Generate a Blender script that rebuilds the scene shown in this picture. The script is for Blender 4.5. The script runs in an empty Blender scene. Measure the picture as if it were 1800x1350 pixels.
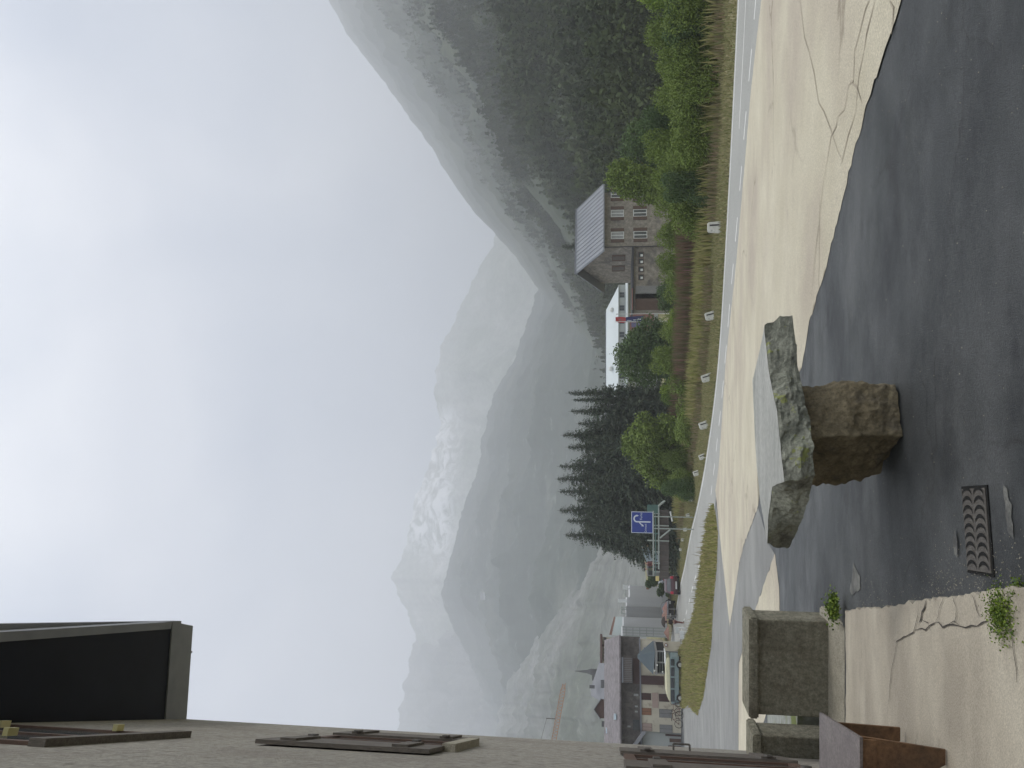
import bpy, bmesh, math, random
import numpy as np
from mathutils import Vector, Matrix, noise
random.seed(7); rng = np.random.default_rng(7)
R = math.radians
C = bpy.context.scene.collection
SC = bpy.context.scene

# ---------------------------------------------------------------- camera (phone held sideways: world up is picture left)
F, PITCH, EYE = 1352.0, R(7.0), 1.6
cam = bpy.data.cameras.new('camera'); cam_o = bpy.data.objects.new('camera', cam); C.objects.link(cam_o)
cam.sensor_fit = 'HORIZONTAL'; cam.sensor_width = 36; cam.lens = F / 1800 * 36
cam.clip_start = 0.05; cam.clip_end = 9000
_f = Vector((0, math.cos(PITCH), math.sin(PITCH))); _u = Vector((0, -math.sin(PITCH), math.cos(PITCH))); _r = Vector((1, 0, 0))
m = Matrix((-_u, _r, -_f)).transposed().to_4x4(); m.translation = (0, 0, EYE)
cam_o.matrix_world = m
SC.camera = cam_o

# ---------------------------------------------------------------- sky, sun, exposure
SUN_EL = R(50)
w = bpy.data.worlds.new('World'); SC.world = w; w.use_nodes = True
nt = w.node_tree; nt.nodes.clear(); N = nt.nodes.new; L = nt.links.new
out = N('ShaderNodeOutputWorld'); sky = N('ShaderNodeTexSky'); sky.sky_type = 'NISHITA'; sky.sun_disc = False
sky.sun_elevation = SUN_EL; sky.sun_rotation = R(80)
b1 = N('ShaderNodeBackground'); b1.inputs[1].default_value = 0.06; L(sky.outputs[0], b1.inputs[0])
tc = N('ShaderNodeTexCoord'); mp = N('ShaderNodeMapping'); mp.inputs['Scale'].default_value = (1.0, 1.0, 1.1)
L(tc.outputs['Generated'], mp.inputs[0])
n1 = N('ShaderNodeTexNoise'); n1.inputs['Scale'].default_value = 2.6; n1.inputs['Detail'].default_value = 4; n1.inputs['Roughness'].default_value = .42; n1.inputs['Distortion'].default_value = .15
L(mp.outputs[0], n1.inputs['Vector'])
cr = N('ShaderNodeValToRGB'); e = cr.color_ramp.elements
e[0].position = .40; e[0].color = (.40, .46, .575, 1); e[1].position = .60; e[1].color = (.73, .755, .82, 1)
L(n1.outputs[0], cr.inputs[0])
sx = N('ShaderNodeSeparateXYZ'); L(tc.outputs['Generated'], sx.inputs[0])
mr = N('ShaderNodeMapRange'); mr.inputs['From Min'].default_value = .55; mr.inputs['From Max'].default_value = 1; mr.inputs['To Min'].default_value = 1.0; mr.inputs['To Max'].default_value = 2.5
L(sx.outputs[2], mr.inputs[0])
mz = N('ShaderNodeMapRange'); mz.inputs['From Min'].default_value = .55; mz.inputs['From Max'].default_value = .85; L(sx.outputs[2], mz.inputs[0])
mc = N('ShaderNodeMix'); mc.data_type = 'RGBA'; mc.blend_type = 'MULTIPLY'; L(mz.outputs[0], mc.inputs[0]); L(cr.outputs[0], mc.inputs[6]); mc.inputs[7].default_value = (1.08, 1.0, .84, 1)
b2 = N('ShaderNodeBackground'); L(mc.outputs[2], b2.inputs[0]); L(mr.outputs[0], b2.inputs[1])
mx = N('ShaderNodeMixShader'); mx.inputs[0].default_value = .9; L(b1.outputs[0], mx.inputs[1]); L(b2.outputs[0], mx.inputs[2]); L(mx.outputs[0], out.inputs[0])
sl = bpy.data.lights.new('sun', 'SUN'); sl.energy = 1.5; sl.angle = R(13); sl.color = (1, .96, .9)
so = bpy.data.objects.new('sun', sl); C.objects.link(so)
so.rotation_euler = (math.pi / 2 - SUN_EL, 0, R(100))     # soft light from the right
SC.view_settings.view_transform = 'Standard'; SC.view_settings.look = 'None'; SC.view_settings.gamma = 1; SC.view_settings.exposure = 0.42
SC.cycles.volume_bounces = 2; SC.cycles.max_bounces = 8; SC.cycles.use_denoising = True

# ---------------------------------------------------------------- projection helpers (used to measure where things stand)
def ray(v, yi):
    yc = F * math.cos(PITCH) + (v - 900) * math.sin(PITCH)
    return (675 - yi) / yc, (F * math.sin(PITCH) - (v - 900) * math.cos(PITCH)) / yc
def at(v, yi, Y):
    a, b = ray(v, yi); return Vector((a * Y, Y, EYE + b * Y))
def onz(v, yi, z):
    a, b = ray(v, yi); Y = (z - EYE) / b; return Vector((a * Y, Y, z))
def base(y):
    if y < 3.4: return 0.0
    if y < 5.4: return -.11 * (y - 3.4) ** 2 / 4
    if y < 34: return -.11 * (y - 4.4) + 0
    if y < 38: t = y - 34; return -.11 * 29.6 - .11 * t + .065 * t * t / 8
    return -.11 * 29.6 - .11 * 4 + .13 - .045 * (y - 38) if y < 110 else -.11 * 33.6 + .13 - .045 * 72
def ong(v, yi):
    a, b = ray(v, yi); lo, hi = 1, 300
    for _ in range(50):
        mid = (lo + hi) / 2
        if EYE + b * mid > base(mid): lo = mid
        else: hi = mid
    return Vector((a * lo, lo, base(lo)))

# ---------------------------------------------------------------- materials
MATS = {}
def mk(name, c1, c2=None, scale=6, detail=6, rough=.85, bump=0, bscale=None, c3=None, s3=.7, p3=(.55, .65), metal=0, spec=.5, pos=(.35, .65), tint=None, stretch=None, grain=0, c4=None, s4=3, p4=(.6, .62), crk=None, rvar=None, loc=None):
    m = bpy.data.materials.new(name); m.use_nodes = True; t = m.node_tree; b = t.nodes['Principled BSDF']
    b.inputs['Roughness'].default_value = rough; b.inputs['Metallic'].default_value = metal; b.inputs['Specular IOR Level'].default_value = spec
    c2 = c2 or tuple(x * .8 for x in c1)
    tc = t.nodes.new('ShaderNodeTexCoord'); src = tc.outputs['Object']
    if stretch:
        mp = t.nodes.new('ShaderNodeMapping'); mp.inputs['Scale'].default_value = stretch; t.links.new(src, mp.inputs[0]); src = mp.outputs[0]
    def nz(s, d=6, r=.6):
        n = t.nodes.new('ShaderNodeTexNoise'); n.inputs['Scale'].default_value = s; n.inputs['Detail'].default_value = d; n.inputs['Roughness'].default_value = r
        t.links.new(src, n.inputs['Vector']); return n.outputs[0]
    def ramp(fac, p, a, bb):
        r = t.nodes.new('ShaderNodeValToRGB'); r.color_ramp.elements[0].position = p[0]; r.color_ramp.elements[1].position = p[1]
        r.color_ramp.elements[0].color = (*a, 1); r.color_ramp.elements[1].color = (*bb, 1); t.links.new(fac, r.inputs[0]); return r.outputs[0]
    def mix(fac, a, bb, mode='MIX'):
        x = t.nodes.new('ShaderNodeMix'); x.data_type = 'RGBA'; x.blend_type = mode
        if isinstance(fac, float): x.inputs[0].default_value = fac
        else: t.links.new(fac, x.inputs[0])
        t.links.new(a, x.inputs[6])
        if isinstance(bb, tuple): x.inputs[7].default_value = (*bb, 1)
        else: t.links.new(bb, x.inputs[7])
        return x.outputs[2]
    col = ramp(nz(scale, detail), pos, c1, c2)
    if c3: col = mix(ramp(nz(s3), p3, (0, 0, 0), (1, 1, 1)), col, c3)
    if c4: col = mix(ramp(nz(s4, 8, .7), p4, (0, 0, 0), (1, 1, 1)), col, c4)
    if crk:      # hairline cracks: warped cell borders, broken up by a mask
        vs_, vw, vc = crk
        wn = t.nodes.new('ShaderNodeTexNoise'); wn.inputs['Scale'].default_value = vs_ * 2.5; wn.inputs['Detail'].default_value = 5; t.links.new(src, wn.inputs['Vector'])
        sc_ = t.nodes.new('ShaderNodeVectorMath'); sc_.operation = 'SCALE'; sc_.inputs[3].default_value = .5 / vs_; t.links.new(wn.outputs['Color'], sc_.inputs[0])
        ad = t.nodes.new('ShaderNodeVectorMath'); ad.operation = 'ADD'; t.links.new(src, ad.inputs[0]); t.links.new(sc_.outputs[0], ad.inputs[1])
        vo = t.nodes.new('ShaderNodeTexVoronoi'); vo.feature = 'DISTANCE_TO_EDGE'; vo.inputs['Scale'].default_value = vs_; t.links.new(ad.outputs[0], vo.inputs['Vector'])
        ed = ramp(vo.outputs[0], (0, vw), (1, 1, 1), (0, 0, 0)); mk_ = ramp(nz(vs_ * 1.7, 3), (.45, .6), (0, 0, 0), (.8, .8, .8)); col = mix(mix(1.0, ed, mk_, 'MULTIPLY'), col, vc)
    if rvar:
        rr_ = t.nodes.new('ShaderNodeMapRange'); rr_.inputs[1].default_value = .38; rr_.inputs[2].default_value = .62; rr_.inputs[3].default_value = rvar[0]; rr_.inputs[4].default_value = rvar[1]; t.links.new(nz(rvar[2], 5), rr_.inputs[0]); t.links.new(rr_.outputs[0], b.inputs['Roughness'])
    if tint:
        a = t.nodes.new('ShaderNodeAttribute'); a.attribute_name = 'tint'; col = mix(a.outputs['Fac'], col, tint)
    if grain:
        col = mix(1.0, col, ramp(nz(grain, 3, .8), (.3, .7), (.66, .66, .66), (1.3, 1.3, 1.3)), 'MULTIPLY')
    t.links.new(col, b.inputs['Base Color'])
    if bump:
        bp = t.nodes.new('ShaderNodeBump'); bp.inputs['Strength'].default_value = bump; bp.inputs['Distance'].default_value = .02
        t.links.new(nz(bscale or scale * 6, 6, .7), bp.inputs['Height']); t.links.new(bp.outputs[0], b.inputs['Normal'])
    MATS[name] = m; return m
M = MATS
mk('asphalt', (0.06, 0.067, 0.071), (0.108, 0.116, 0.119), scale=1.8, rough=.6, bump=.9, bscale=120, grain=60, c3=(.175, .182, .184), s3=.33, p3=(.50, .70), spec=.5, c4=(.034, .038, .043), s4=.8, p4=(.50, .66), crk=(.45, .008, (.04, .04, .04)), rvar=(.36, .66, .5), stretch=(1, 1.5, 1))
mk('asphalt_mid', (0.2, 0.2, 0.19), (0.255, 0.255, 0.24), scale=.9, rough=.75, bump=.4, bscale=120, grain=90, c3=(.30, .30, .28), s3=.25, p3=(.5, .7))
mk('asphalt_road', (0.32, 0.32, 0.295), (0.36, 0.36, 0.335), scale=.4, rough=.8, grain=30)
mk('concrete', (0.49, 0.445, 0.335), (0.57, 0.525, 0.405), scale=.9, rough=.9, bump=.35, bscale=60, grain=70, c3=(.43, .375, .30), s3=.35, p3=(.46, .66), c4=(.36, .31, .25), s4=1.6, p4=(.62, .75), crk=(.22, .012, (.24, .20, .15)))
mk('apron', (.47, .42, .335), (.57, .52, .42), scale=1.4, rough=.88, bump=.3, bscale=80, grain=120, c3=(.40, .355, .285), s3=1.0, p3=(.44, .62), c4=(.30, .26, .21), s4=4.5, p4=(.62, .74), stretch=(1, 2.2, 1))
mk('patch', (.15, .152, .14), (.21, .21, .195), scale=9, rough=.9, bump=.5, bscale=60, grain=70, c3=(.10, .102, .10), s3=5, p3=(.48, .6))
mk('crack', (.05, .045, .04), (.09, .08, .07), rough=.95)
mk('crack_faint', (0.42, 0.37, 0.285), (0.35, 0.305, 0.235), scale=3, rough=.95)
mk('paint', (.74, .74, .70), (.62, .62, .60), scale=3, rough=.7)
mk('stucco', (.32, .30, .262), (.45, .425, .375), scale=16, rough=.95, bump=1.0, bscale=38, grain=26, c3=(.20, .185, .16), s3=13, p3=(.55, .66), c4=(.28, .255, .22), s4=.9, p4=(.48, .68))
mk('granite', (0.2, 0.19, 0.14), (0.36, 0.34, 0.26), scale=22, rough=.9, bump=1.0, bscale=60, grain=60, c3=(.13, .11, .075), s3=2.2, p3=(.5, .7))
mk('granite_light', (0.38, 0.35, 0.28), (0.48, 0.45, 0.36), scale=12, rough=.9, bump=.8, bscale=70, grain=80)
mk('slab_stone', (0.22, 0.23, 0.185), (0.38, 0.39, 0.32), scale=9, rough=.88, bump=1.0, bscale=38, grain=60, c3=(.14, .14, .12), s3=5.5, p3=(.55, .7), c4=(.34, .36, .28), s4=7, p4=(.58, .66))
mk('slab_top', (0.36, 0.365, 0.335), (0.46, 0.465, 0.43), scale=4, rough=.6, bump=.4, bscale=50, grain=50, c3=(.30, .31, .28), s3=2.5, stretch=(.5, 2.5, 1))
mk('base_stone', (0.2, 0.165, 0.1), (0.34, 0.285, 0.18), scale=8, rough=.92, bump=1.0, bscale=30, grain=45, c3=(.12, .105, .08), s3=5, p3=(.52, .7))
mk('rust', (0.15, 0.08, 0.04), (0.2, 0.11, 0.055), scale=6, rough=.7, grain=40, bump=.1, c3=(.10, .06, .035), s3=2)
mk('bench_top', (.17, .145, .14), (.23, .20, .19), scale=9, rough=.5, grain=60, c3=(.13, .11, .11), s3=4)
mk('iron', (0.1, 0.09, 0.08), (0.145, 0.135, 0.12), scale=30, rough=.6, metal=.3, bump=.3)
mk('hole', (.008, .008, .008), (.012, .012, .012), rough=1)
mk('brown_wood', (0.085, 0.05, 0.035), (0.12, 0.07, 0.048), scale=8, rough=.7, stretch=(6, 6, 1), grain=20)
mk('old_wood', (0.1, 0.088, 0.074), (0.15, 0.13, 0.11), scale=8, rough=.8, stretch=(6, 6, 1), grain=20)
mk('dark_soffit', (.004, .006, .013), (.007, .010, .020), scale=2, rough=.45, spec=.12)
mk('grey_board', (0.2, 0.21, 0.235), (0.25, 0.26, 0.285), scale=3, rough=.7)
mk('brass', (.55, .5, .22), (.6, .55, .3), rough=.4, metal=.7)
mk('terrain', (0.15, 0.15, 0.06), (0.22, 0.2, 0.09), scale=.35, rough=.95, grain=8, c3=(.28, .24, .14), s3=.12, p3=(.5, .65))
mk('hill', (0.036, 0.052, 0.025), (0.05, 0.066, 0.032), scale=.02, rough=1, grain=.25, c3=(.075, .09, .045), s3=.006, p3=(.52, .6), c4=(.035, .052, .03), s4=.012, p4=(.5, .58))
mk('rock', (.15, .16, .145), (.21, .215, .20), scale=.012, rough=1, grain=.08, c3=(.11, .125, .10), s3=.008, p3=(.45, .6), c4=(.26, .26, .25), s4=.02, p4=(.6, .7))
mk('far_green', (0.04, 0.058, 0.044), (0.058, 0.076, 0.056), scale=.006, rough=1, grain=.05, c3=(.10, .115, .09), s3=.004, p3=(.55, .64), c4=(.22, .24, .21), s4=.03, p4=(.60, .70), stretch=(1, 1, 3.5))
mk('leaf', (0.12, 0.18, 0.032), (0.16, 0.225, 0.045), scale=.7, rough=.7, tint=(.15, .20, .045), spec=.25)
mk('leaf_dark', (0.075, 0.125, 0.04), (0.1, 0.15, 0.048), scale=.7, rough=.75, tint=(.075, .12, .05), spec=.25)
mk('leaf_lime', (0.19, 0.27, 0.035), (0.25, 0.33, 0.05), scale=.7, rough=.7, tint=(.06, .11, .025), spec=.25)
mk('needle', (0.055, 0.078, 0.056), (0.072, 0.096, 0.068), scale=1, rough=.8, tint=(.10, .12, .075), spec=.2)
mk('bark', (.06, .045, .035), (.09, .07, .055), scale=8, rough=.95)
mk('forest', (0.035, 0.052, 0.026), (0.05, 0.068, 0.03), scale=.05, rough=.9, tint=(.080, .105, .042), spec=.15)
mk('grass', (0.19, 0.21, 0.085), (0.25, 0.26, 0.11), scale=.5, rough=.9, tint=(.36, .32, .18), spec=.2)
mk('grass_green', (0.2, 0.225, 0.06), (0.26, 0.28, 0.085), scale=.5, rough=.9, tint=(.38, .33, .16), spec=.2)
mk('dry_weed', (0.27, 0.2, 0.13), (0.34, 0.26, 0.17), scale=1, rough=.95, tint=(.16, .18, .07), spec=.2)
mk('fireweed', (0.28, 0.13, 0.13), (0.22, 0.16, 0.1), scale=1, rough=.9, tint=(.10, .12, .045), spec=.2)
mk('white_stone', (0.72, 0.72, 0.66), (0.58, 0.58, 0.52), scale=7, rough=.9, bump=.6, bscale=30, c3=(.22, .22, .20), s3=5, p3=(.58, .7))
mk('black_mark', (.035, .037, .04), (.05, .05, .052), rough=.8)
mk('wall_stone', (.20, .18, .15), (.30, .275, .23), scale=1.8, rough=.95, bump=.6, bscale=4, grain=3, c3=(.16, .15, .135), s3=.5)
mk('metal_roof', (0.2, 0.215, 0.235), (0.24, 0.255, 0.275), scale=.4, rough=.5, spec=.4)
mk('white_roof', (.55, .60, .60), (.60, .65, .65), scale=.3, rough=.6)
mk('grey_wall', (.36, .38, .36), (.42, .44, .41), scale=.8, rough=.9)
mk('shutter_brown', (.085, .055, .04), (.11, .07, .052), scale=3, rough=.8)
mk('frame_white', (.68, .70, .68), (.6, .62, .6), rough=.6)
mk('pane', (.05, .06, .065), (.09, .10, .10), scale=.8, rough=.15, spec=.8)
mk('curtain', (.34, .35, .34), (.26, .27, .26), scale=2, rough=.9)
mk('cream', (.50, .46, .36), (.57, .53, .42), scale=.8, rough=.9, c3=(.36, .31, .24), s3=1.4, p3=(.56, .68))
mk('slate_wood', (.085, .075, .065), (.125, .11, .10), scale=2, rough=.9, grain=3, c3=(.16, .15, .13), s3=.6, p3=(.58, .66))
mk('pink_roof', (0.165, 0.148, 0.15), (0.19, 0.172, 0.175), scale=.5, rough=.8, grain=2)
mk('dark_brown', (.07, .04, .036), (.095, .055, .05), scale=.7, rough=.8)
mk('grey_door', (.20, .20, .195), (.24, .24, .23), rough=.7)
mk('orange_door', (.30, .15, .08), (.24, .12, .07), stretch=(1, 1, 8), scale=1, rough=.7)
mk('pale_pink', (.42, .32, .27), (.38, .29, .25), rough=.8)
mk('balcony', (.16, .15, .16), (.20, .19, .20), stretch=(8, 1, 1), scale=1.5, rough=.8)
mk('teal', (.060, .082, .095), (.075, .10, .112), scale=.7, rough=.8)
mk('blue', (.035, .07, .24), (.04, .08, .26), rough=.5)
mk('sign_blue', (.022, .045, .24), (.026, .052, .27), rough=.45)
mk('letter', (.62, .66, .72), (.6, .64, .7), rough=.6)
mk('wrap_white', (.46, .47, .47), (.52, .53, .53), scale=.5, rough=.85, stretch=(2, 2, .3))
mk('wrap_grey', (.27, .275, .275), (.33, .335, .335), scale=.5, rough=.85, stretch=(2, 2, .3))
mk('roof_grey', (0.19, 0.195, 0.21), (0.23, 0.235, 0.25), scale=.5, rough=.8)
mk('roof_green', (.26, .31, .31), (.30, .34, .34), scale=.5, rough=.7)
mk('roof_red', (0.26, 0.15, 0.12), (0.22, 0.14, 0.11), scale=1, rough=.85)
mk('roof_brown', (.11, .065, .055), (.14, .08, .065), scale=1, rough=.85)
mk('spire', (.09, .095, .10), (.12, .12, .125), rough=.8)
mk('crane', (.34, .16, .08), (.40, .20, .10), rough=.6)
mk('steel_green', (.10, .20, .17), (.13, .23, .20), rough=.6)
mk('steel_pale', (.36, .40, .36), (.30, .34, .31), rough=.6)
mk('girder', (.085, .075, .068), (.12, .10, .09), scale=1, rough=.8)
mk('tent', (.50, .60, .66), (.55, .65, .70), scale=.5, rough=.7)
mk('tent_orange', (.75, .48, .26), (.7, .45, .25), rough=.7)
mk('car_red', (.055, .014, .02), (.065, .018, .025), rough=.3, spec=.6)
mk('car_dark', (.035, .037, .04), (.045, .047, .05), rough=.3, spec=.6)
mk('car_silver', (.36, .38, .40), (.42, .44, .46), rough=.35)
mk('glass', (.03, .036, .042), (.05, .058, .065), rough=.1, spec=.8)
mk('tyre', (.012, .012, .012), (.02, .02, .02), rough=.9)
mk('tail_red', (.5, .02, .05), (.45, .02, .05), rough=.3)
mk('chrome', (.65, .66, .66), (.55, .56, .56), rough=.3, metal=.6)
mk('van_cream', (.72, .70, .50), (.66, .64, .46), rough=.5)
mk('van_teal', (.20, .27, .28), (.24, .31, .32), rough=.4)
mk('cloth_dark', (.035, .028, .026), (.05, .04, .036), rough=.95)
mk('cloth_red', (.11, .035, .03), (.13, .05, .045), rough=.95)
mk('cloth_green', (.10, .12, .075), (.13, .15, .10), rough=.95)
mk('skin', (.42, .26, .19), (.46, .29, .21), rough=.7)
mk('red_flag', (.42, .06, .06), (.48, .09, .09), scale=2, rough=.8)
mk('blue_flag', (.03, .035, .12), (.04, .045, .15), scale=2, rough=.8)
mk('banner_red', (0.25, 0.12, 0.1), (0.28, 0.15, 0.13), rough=.8)
mk('banner_violet', (.13, .12, .24), (.16, .15, .28), rough=.8)
mk('yellow', (.70, .58, .25), (.65, .54, .22), rough=.7)
mk('moss', (.12, .14, .03), (.17, .19, .05), scale=8, rough=.95)
mk('rubble', (.26, .27, .24), (.40, .41, .38), scale=14, rough=.95, bump=1, bscale=30, c3=(.17, .20, .06), s3=2, p3=(.45, .6))

def lichen():
    t = M['slab_stone'].node_tree; b = t.nodes['Principled BSDF']; old = b.inputs['Base Color'].links[0].from_socket; N = t.nodes.new; L = t.links.new; tc = N('ShaderNodeTexCoord'); acc = None
    for c, r in (((.15, -.35, .60), .11), ((-.10, -.42, .58), .10), ((.42, -.12, .63), .12), ((.28, -.2, .62), .08), ((.47, -.03, .67), .08), ((.34, -.12, .67), .08), ((.18, -.22, .67), .08)):
        d = N('ShaderNodeVectorMath'); d.operation = 'DISTANCE'; d.inputs[1].default_value = c; L(tc.outputs['Object'], d.inputs[0])
        q = N('ShaderNodeMapRange'); q.inputs[1].default_value = 0; q.inputs[2].default_value = r; q.inputs[3].default_value = .34; q.inputs[4].default_value = 0; L(d.outputs['Value'], q.inputs[0])
        if acc is None: acc = q.outputs[0]
        else: m_ = N('ShaderNodeMath'); m_.operation = 'MAXIMUM'; L(acc, m_.inputs[0]); L(q.outputs[0], m_.inputs[1]); acc = m_.outputs[0]
    n = N('ShaderNodeTexNoise'); n.inputs['Scale'].default_value = 26; n.inputs['Detail'].default_value = 6; L(tc.outputs['Object'], n.inputs['Vector'])
    a = N('ShaderNodeMath'); a.operation = 'ADD'; L(acc, a.inputs[0]); L(n.outputs[0], a.inputs[1])
    k = N('ShaderNodeMapRange'); k.inputs[1].default_value = .66; k.inputs[2].default_value = .74; L(a.outputs[0], k.inputs[0])
    x = N('ShaderNodeMix'); x.data_type = 'RGBA'; L(k.outputs[0], x.inputs[0]); L(old, x.inputs[6]); x.inputs[7].default_value = (.33, .36, .13, 1); L(x.outputs[2], b.inputs['Base Color'])
lichen()

# snow and rock of the far ridge: snow lies where the ground is high, broken by rock bands
def snow_mat():
    m = mk('snow_rock', (.30, .33, .29), (.42, .43, .39), scale=.007, rough=1, grain=.05, c3=(.22, .26, .20), s3=.004, p3=(.46, .62), c4=(.52, .52, .50), s4=.012, p4=(.56, .68))
    t = m.node_tree; b = t.nodes['Principled BSDF']; old = b.inputs['Base Color'].links[0].from_socket
    N = t.nodes.new; L = t.links.new
    tc = N('ShaderNodeTexCoord'); s = N('ShaderNodeSeparateXYZ'); L(tc.outputs['Object'], s.inputs[0])
    def rng_(o, a, b_):
        x = N('ShaderNodeMapRange'); x.inputs[1].default_value = a; x.inputs[2].default_value = b_; L(o, x.inputs[0]); return x.outputs[0]
    def mul(a, b_):
        x = N('ShaderNodeMath'); x.operation = 'MULTIPLY'; L(a, x.inputs[0]); L(b_, x.inputs[1]); return x.outputs[0]
    h = rng_(s.outputs[2], 470, 540)
    xr = mul(rng_(s.outputs[0], -60, -130), rng_(s.outputs[0], -640, -520))
    n = N('ShaderNodeTexNoise'); n.inputs['Scale'].default_value = .016; n.inputs['Detail'].default_value = 8; n.inputs['Roughness'].default_value = .7; n.inputs['Distortion'].default_value = 1.2
    L(tc.outputs['Object'], n.inputs['Vector'])
    k = rng_(n.outputs[0], .44, .56)
    fac = mul(mul(h, xr), k)
    x = N('ShaderNodeMix'); x.data_type = 'RGBA'; L(fac, x.inputs[0]); L(old, x.inputs[6]); x.inputs[7].default_value = (.97, .98, 1, 1)
    L(x.outputs[2], b.inputs['Base Color'])
snow_mat()

# ---------------------------------------------------------------- mesh helpers
def tag(o, label=None, cat=None, group=None, kind=None):
    if label: o['label'] = label
    if cat: o['category'] = cat
    if group: o['group'] = group
    if kind: o['kind'] = kind
    return o
def thing(name, label, cat, loc=(0, 0, 0), rz=0, group=None):
    o = bpy.data.objects.new(name, None); C.objects.link(o); o.location = loc; o.rotation_euler = (0, 0, rz); o.empty_display_size = .2
    return tag(o, label, cat, group)
def fast(name, V, Fc, mat, tint=None, parent=None, smooth=False):
    V = np.asarray(V, dtype=np.float32); Fc = np.asarray(Fc, dtype=np.int32); k = Fc.shape[1]
    me = bpy.data.meshes.new(name); me.vertices.add(len(V)); me.vertices.foreach_set('co', V.ravel())
    me.loops.add(Fc.size); me.loops.foreach_set('vertex_index', Fc.ravel())
    me.polygons.add(len(Fc)); me.polygons.foreach_set('loop_start', np.arange(len(Fc), dtype=np.int32) * k)
    try: me.polygons.foreach_set('loop_total', np.full(len(Fc), k, dtype=np.int32))
    except Exception: pass
    if tint is not None:
        a = me.attributes.new('tint', 'FLOAT', 'POINT'); a.data.foreach_set('value', np.asarray(tint, dtype=np.float32))
    me.update(calc_edges=True); me.validate()
    if smooth: me.polygons.foreach_set('use_smooth', np.ones(len(Fc), dtype=bool))
    me.materials.append(M[mat]); o = bpy.data.objects.new(name, me); C.objects.link(o)
    if parent: o.parent = parent
    return o
class MB:
    def __init__(s): s.b = bmesh.new()
    def box(s, a, b, rz=0, piv=None):
        x0, y0, z0 = a; x1, y1, z1 = b
        vs = [Vector(p) for p in ((x0, y0, z0), (x1, y0, z0), (x1, y1, z0), (x0, y1, z0), (x0, y0, z1), (x1, y0, z1), (x1, y1, z1), (x0, y1, z1))]
        return s.hexa(vs, rz, piv)
    def hexa(s, vs, rz=0, piv=None):
        if rz:
            pv = Vector(piv or (0, 0, 0)); mt = Matrix.Rotation(rz, 3, 'Z'); vs = [mt @ (Vector(v) - pv) + pv for v in vs]
        q = [s.b.verts.new(v) for v in vs]
        for f in ((3, 2, 1, 0), (4, 5, 6, 7), (0, 1, 5, 4), (1, 2, 6, 5), (2, 3, 7, 6), (3, 0, 4, 7)): s.b.faces.new([q[i] for i in f])
        return s
    def poly(s, pts): s.b.faces.new([s.b.verts.new(p) for p in pts]); return s
    def prism(s, pts, d):
        d = Vector(d); a = [s.b.verts.new(p) for p in pts]; c = [s.b.verts.new(Vector(p) + d) for p in pts]; n = len(pts)
        s.b.faces.new(a[::-1]); s.b.faces.new(c)
        for i in range(n): s.b.faces.new((a[i], a[(i + 1) % n], c[(i + 1) % n], c[i]))
        return s
    def tube(s, p, q, r, r2=None, n=10):
        p = Vector(p); q = Vector(q); r2 = r if r2 is None else r2; d = (q - p).normalized()
        u = d.orthogonal().normalized(); w_ = d.cross(u)
        A = [s.b.verts.new(p + r * (math.cos(t) * u + math.sin(t) * w_)) for t in [2 * math.pi * i / n for i in range(n)]]
        B = [s.b.verts.new(q + r2 * (math.cos(t) * u + math.sin(t) * w_)) for t in [2 * math.pi * i / n for i in range(n)]]
        for i in range(n): s.b.faces.new((A[i], A[(i + 1) % n], B[(i + 1) % n], B[i]))
        s.b.faces.new(A[::-1]); s.b.faces.new(B); return s
    def path(s, pts, r, n=8):
        for i in range(len(pts) - 1): s.tube(pts[i], pts[i + 1], r, n=n)
        return s
    def ball(s, c, r, sc=(1, 1, 1), sub=2):
        g = bmesh.ops.create_icosphere(s.b, subdivisions=sub, radius=r)
        for v in g['verts']: v.co = Vector((v.co.x * sc[0], v.co.y * sc[1], v.co.z * sc[2])) + Vector(c)
        return s
    def bevel(s, wd, seg=2):
        bmesh.ops.bevel(s.b, geom=s.b.edges[:], offset=wd, segments=seg, affect='EDGES', clamp_overlap=True); return s
    def build(s, name, mat, parent=None, smooth=False):
        bmesh.ops.recalc_face_normals(s.b, faces=s.b.faces[:])
        me = bpy.data.meshes.new(name); s.b.to_mesh(me); s.b.free(); me.materials.append(M[mat])
        if smooth:
            for p in me.polygons: p.use_smooth = True
        o = bpy.data.objects.new(name, me); C.objects.link(o)
        if parent: o.parent = parent
        return o
def copy_tree(o, parent=None):
    c = o.copy(); C.objects.link(c); c.parent = parent
    for ch in [x for x in o.children]: copy_tree(ch, c)
    return c
def place(o, loc, rz=0, sc=None):
    o.location = loc; o.rotation_euler = (0, 0, rz)
    if sc is not None: o.scale = sc if hasattr(sc, '__len__') else (sc, sc, sc)
def fbm(x, y, s, o=5): return noise.fractal(Vector((x / s, y / s, 3.1)), 1.0, 2.1, o)
def struct(o): return tag(o, kind='structure')

# ---------------------------------------------------------------- road line (far edge), measured on the ground
FE = [(70, 12, -1.6), (40, 19, -2.6), (27, 24, -3.0), (14.6, 30, -3.35), (5.7, 35, -3.62), (0.5, 39.5, -3.9), (-4.1, 46, -4.22), (-8.0, 53.5, -4.6), (-11.5, 61, -4.92), (-16.0, 69.5, -5.3), (-20.4, 78, -5.62), (-29, 92, -6.1), (-40, 108, -6.5)]
FEv = [Vector(p) for p in FE]
def catmull(P, n=10):
    o = []
    for i in range(len(P) - 1):
        a = P[max(i - 1, 0)]; b = P[i]; c = P[i + 1]; d = P[min(i + 2, len(P) - 1)]
        for k in range(n):
            t = k / n; o.append(.5 * ((2 * b) + (-a + c) * t + (2 * a - 5 * b + 4 * c - d) * t * t + (-a + 3 * b - 3 * c + d) * t ** 3))
    o.append(P[-1]); return o
RL = catmull(FEv, 8)
RN = []
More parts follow.
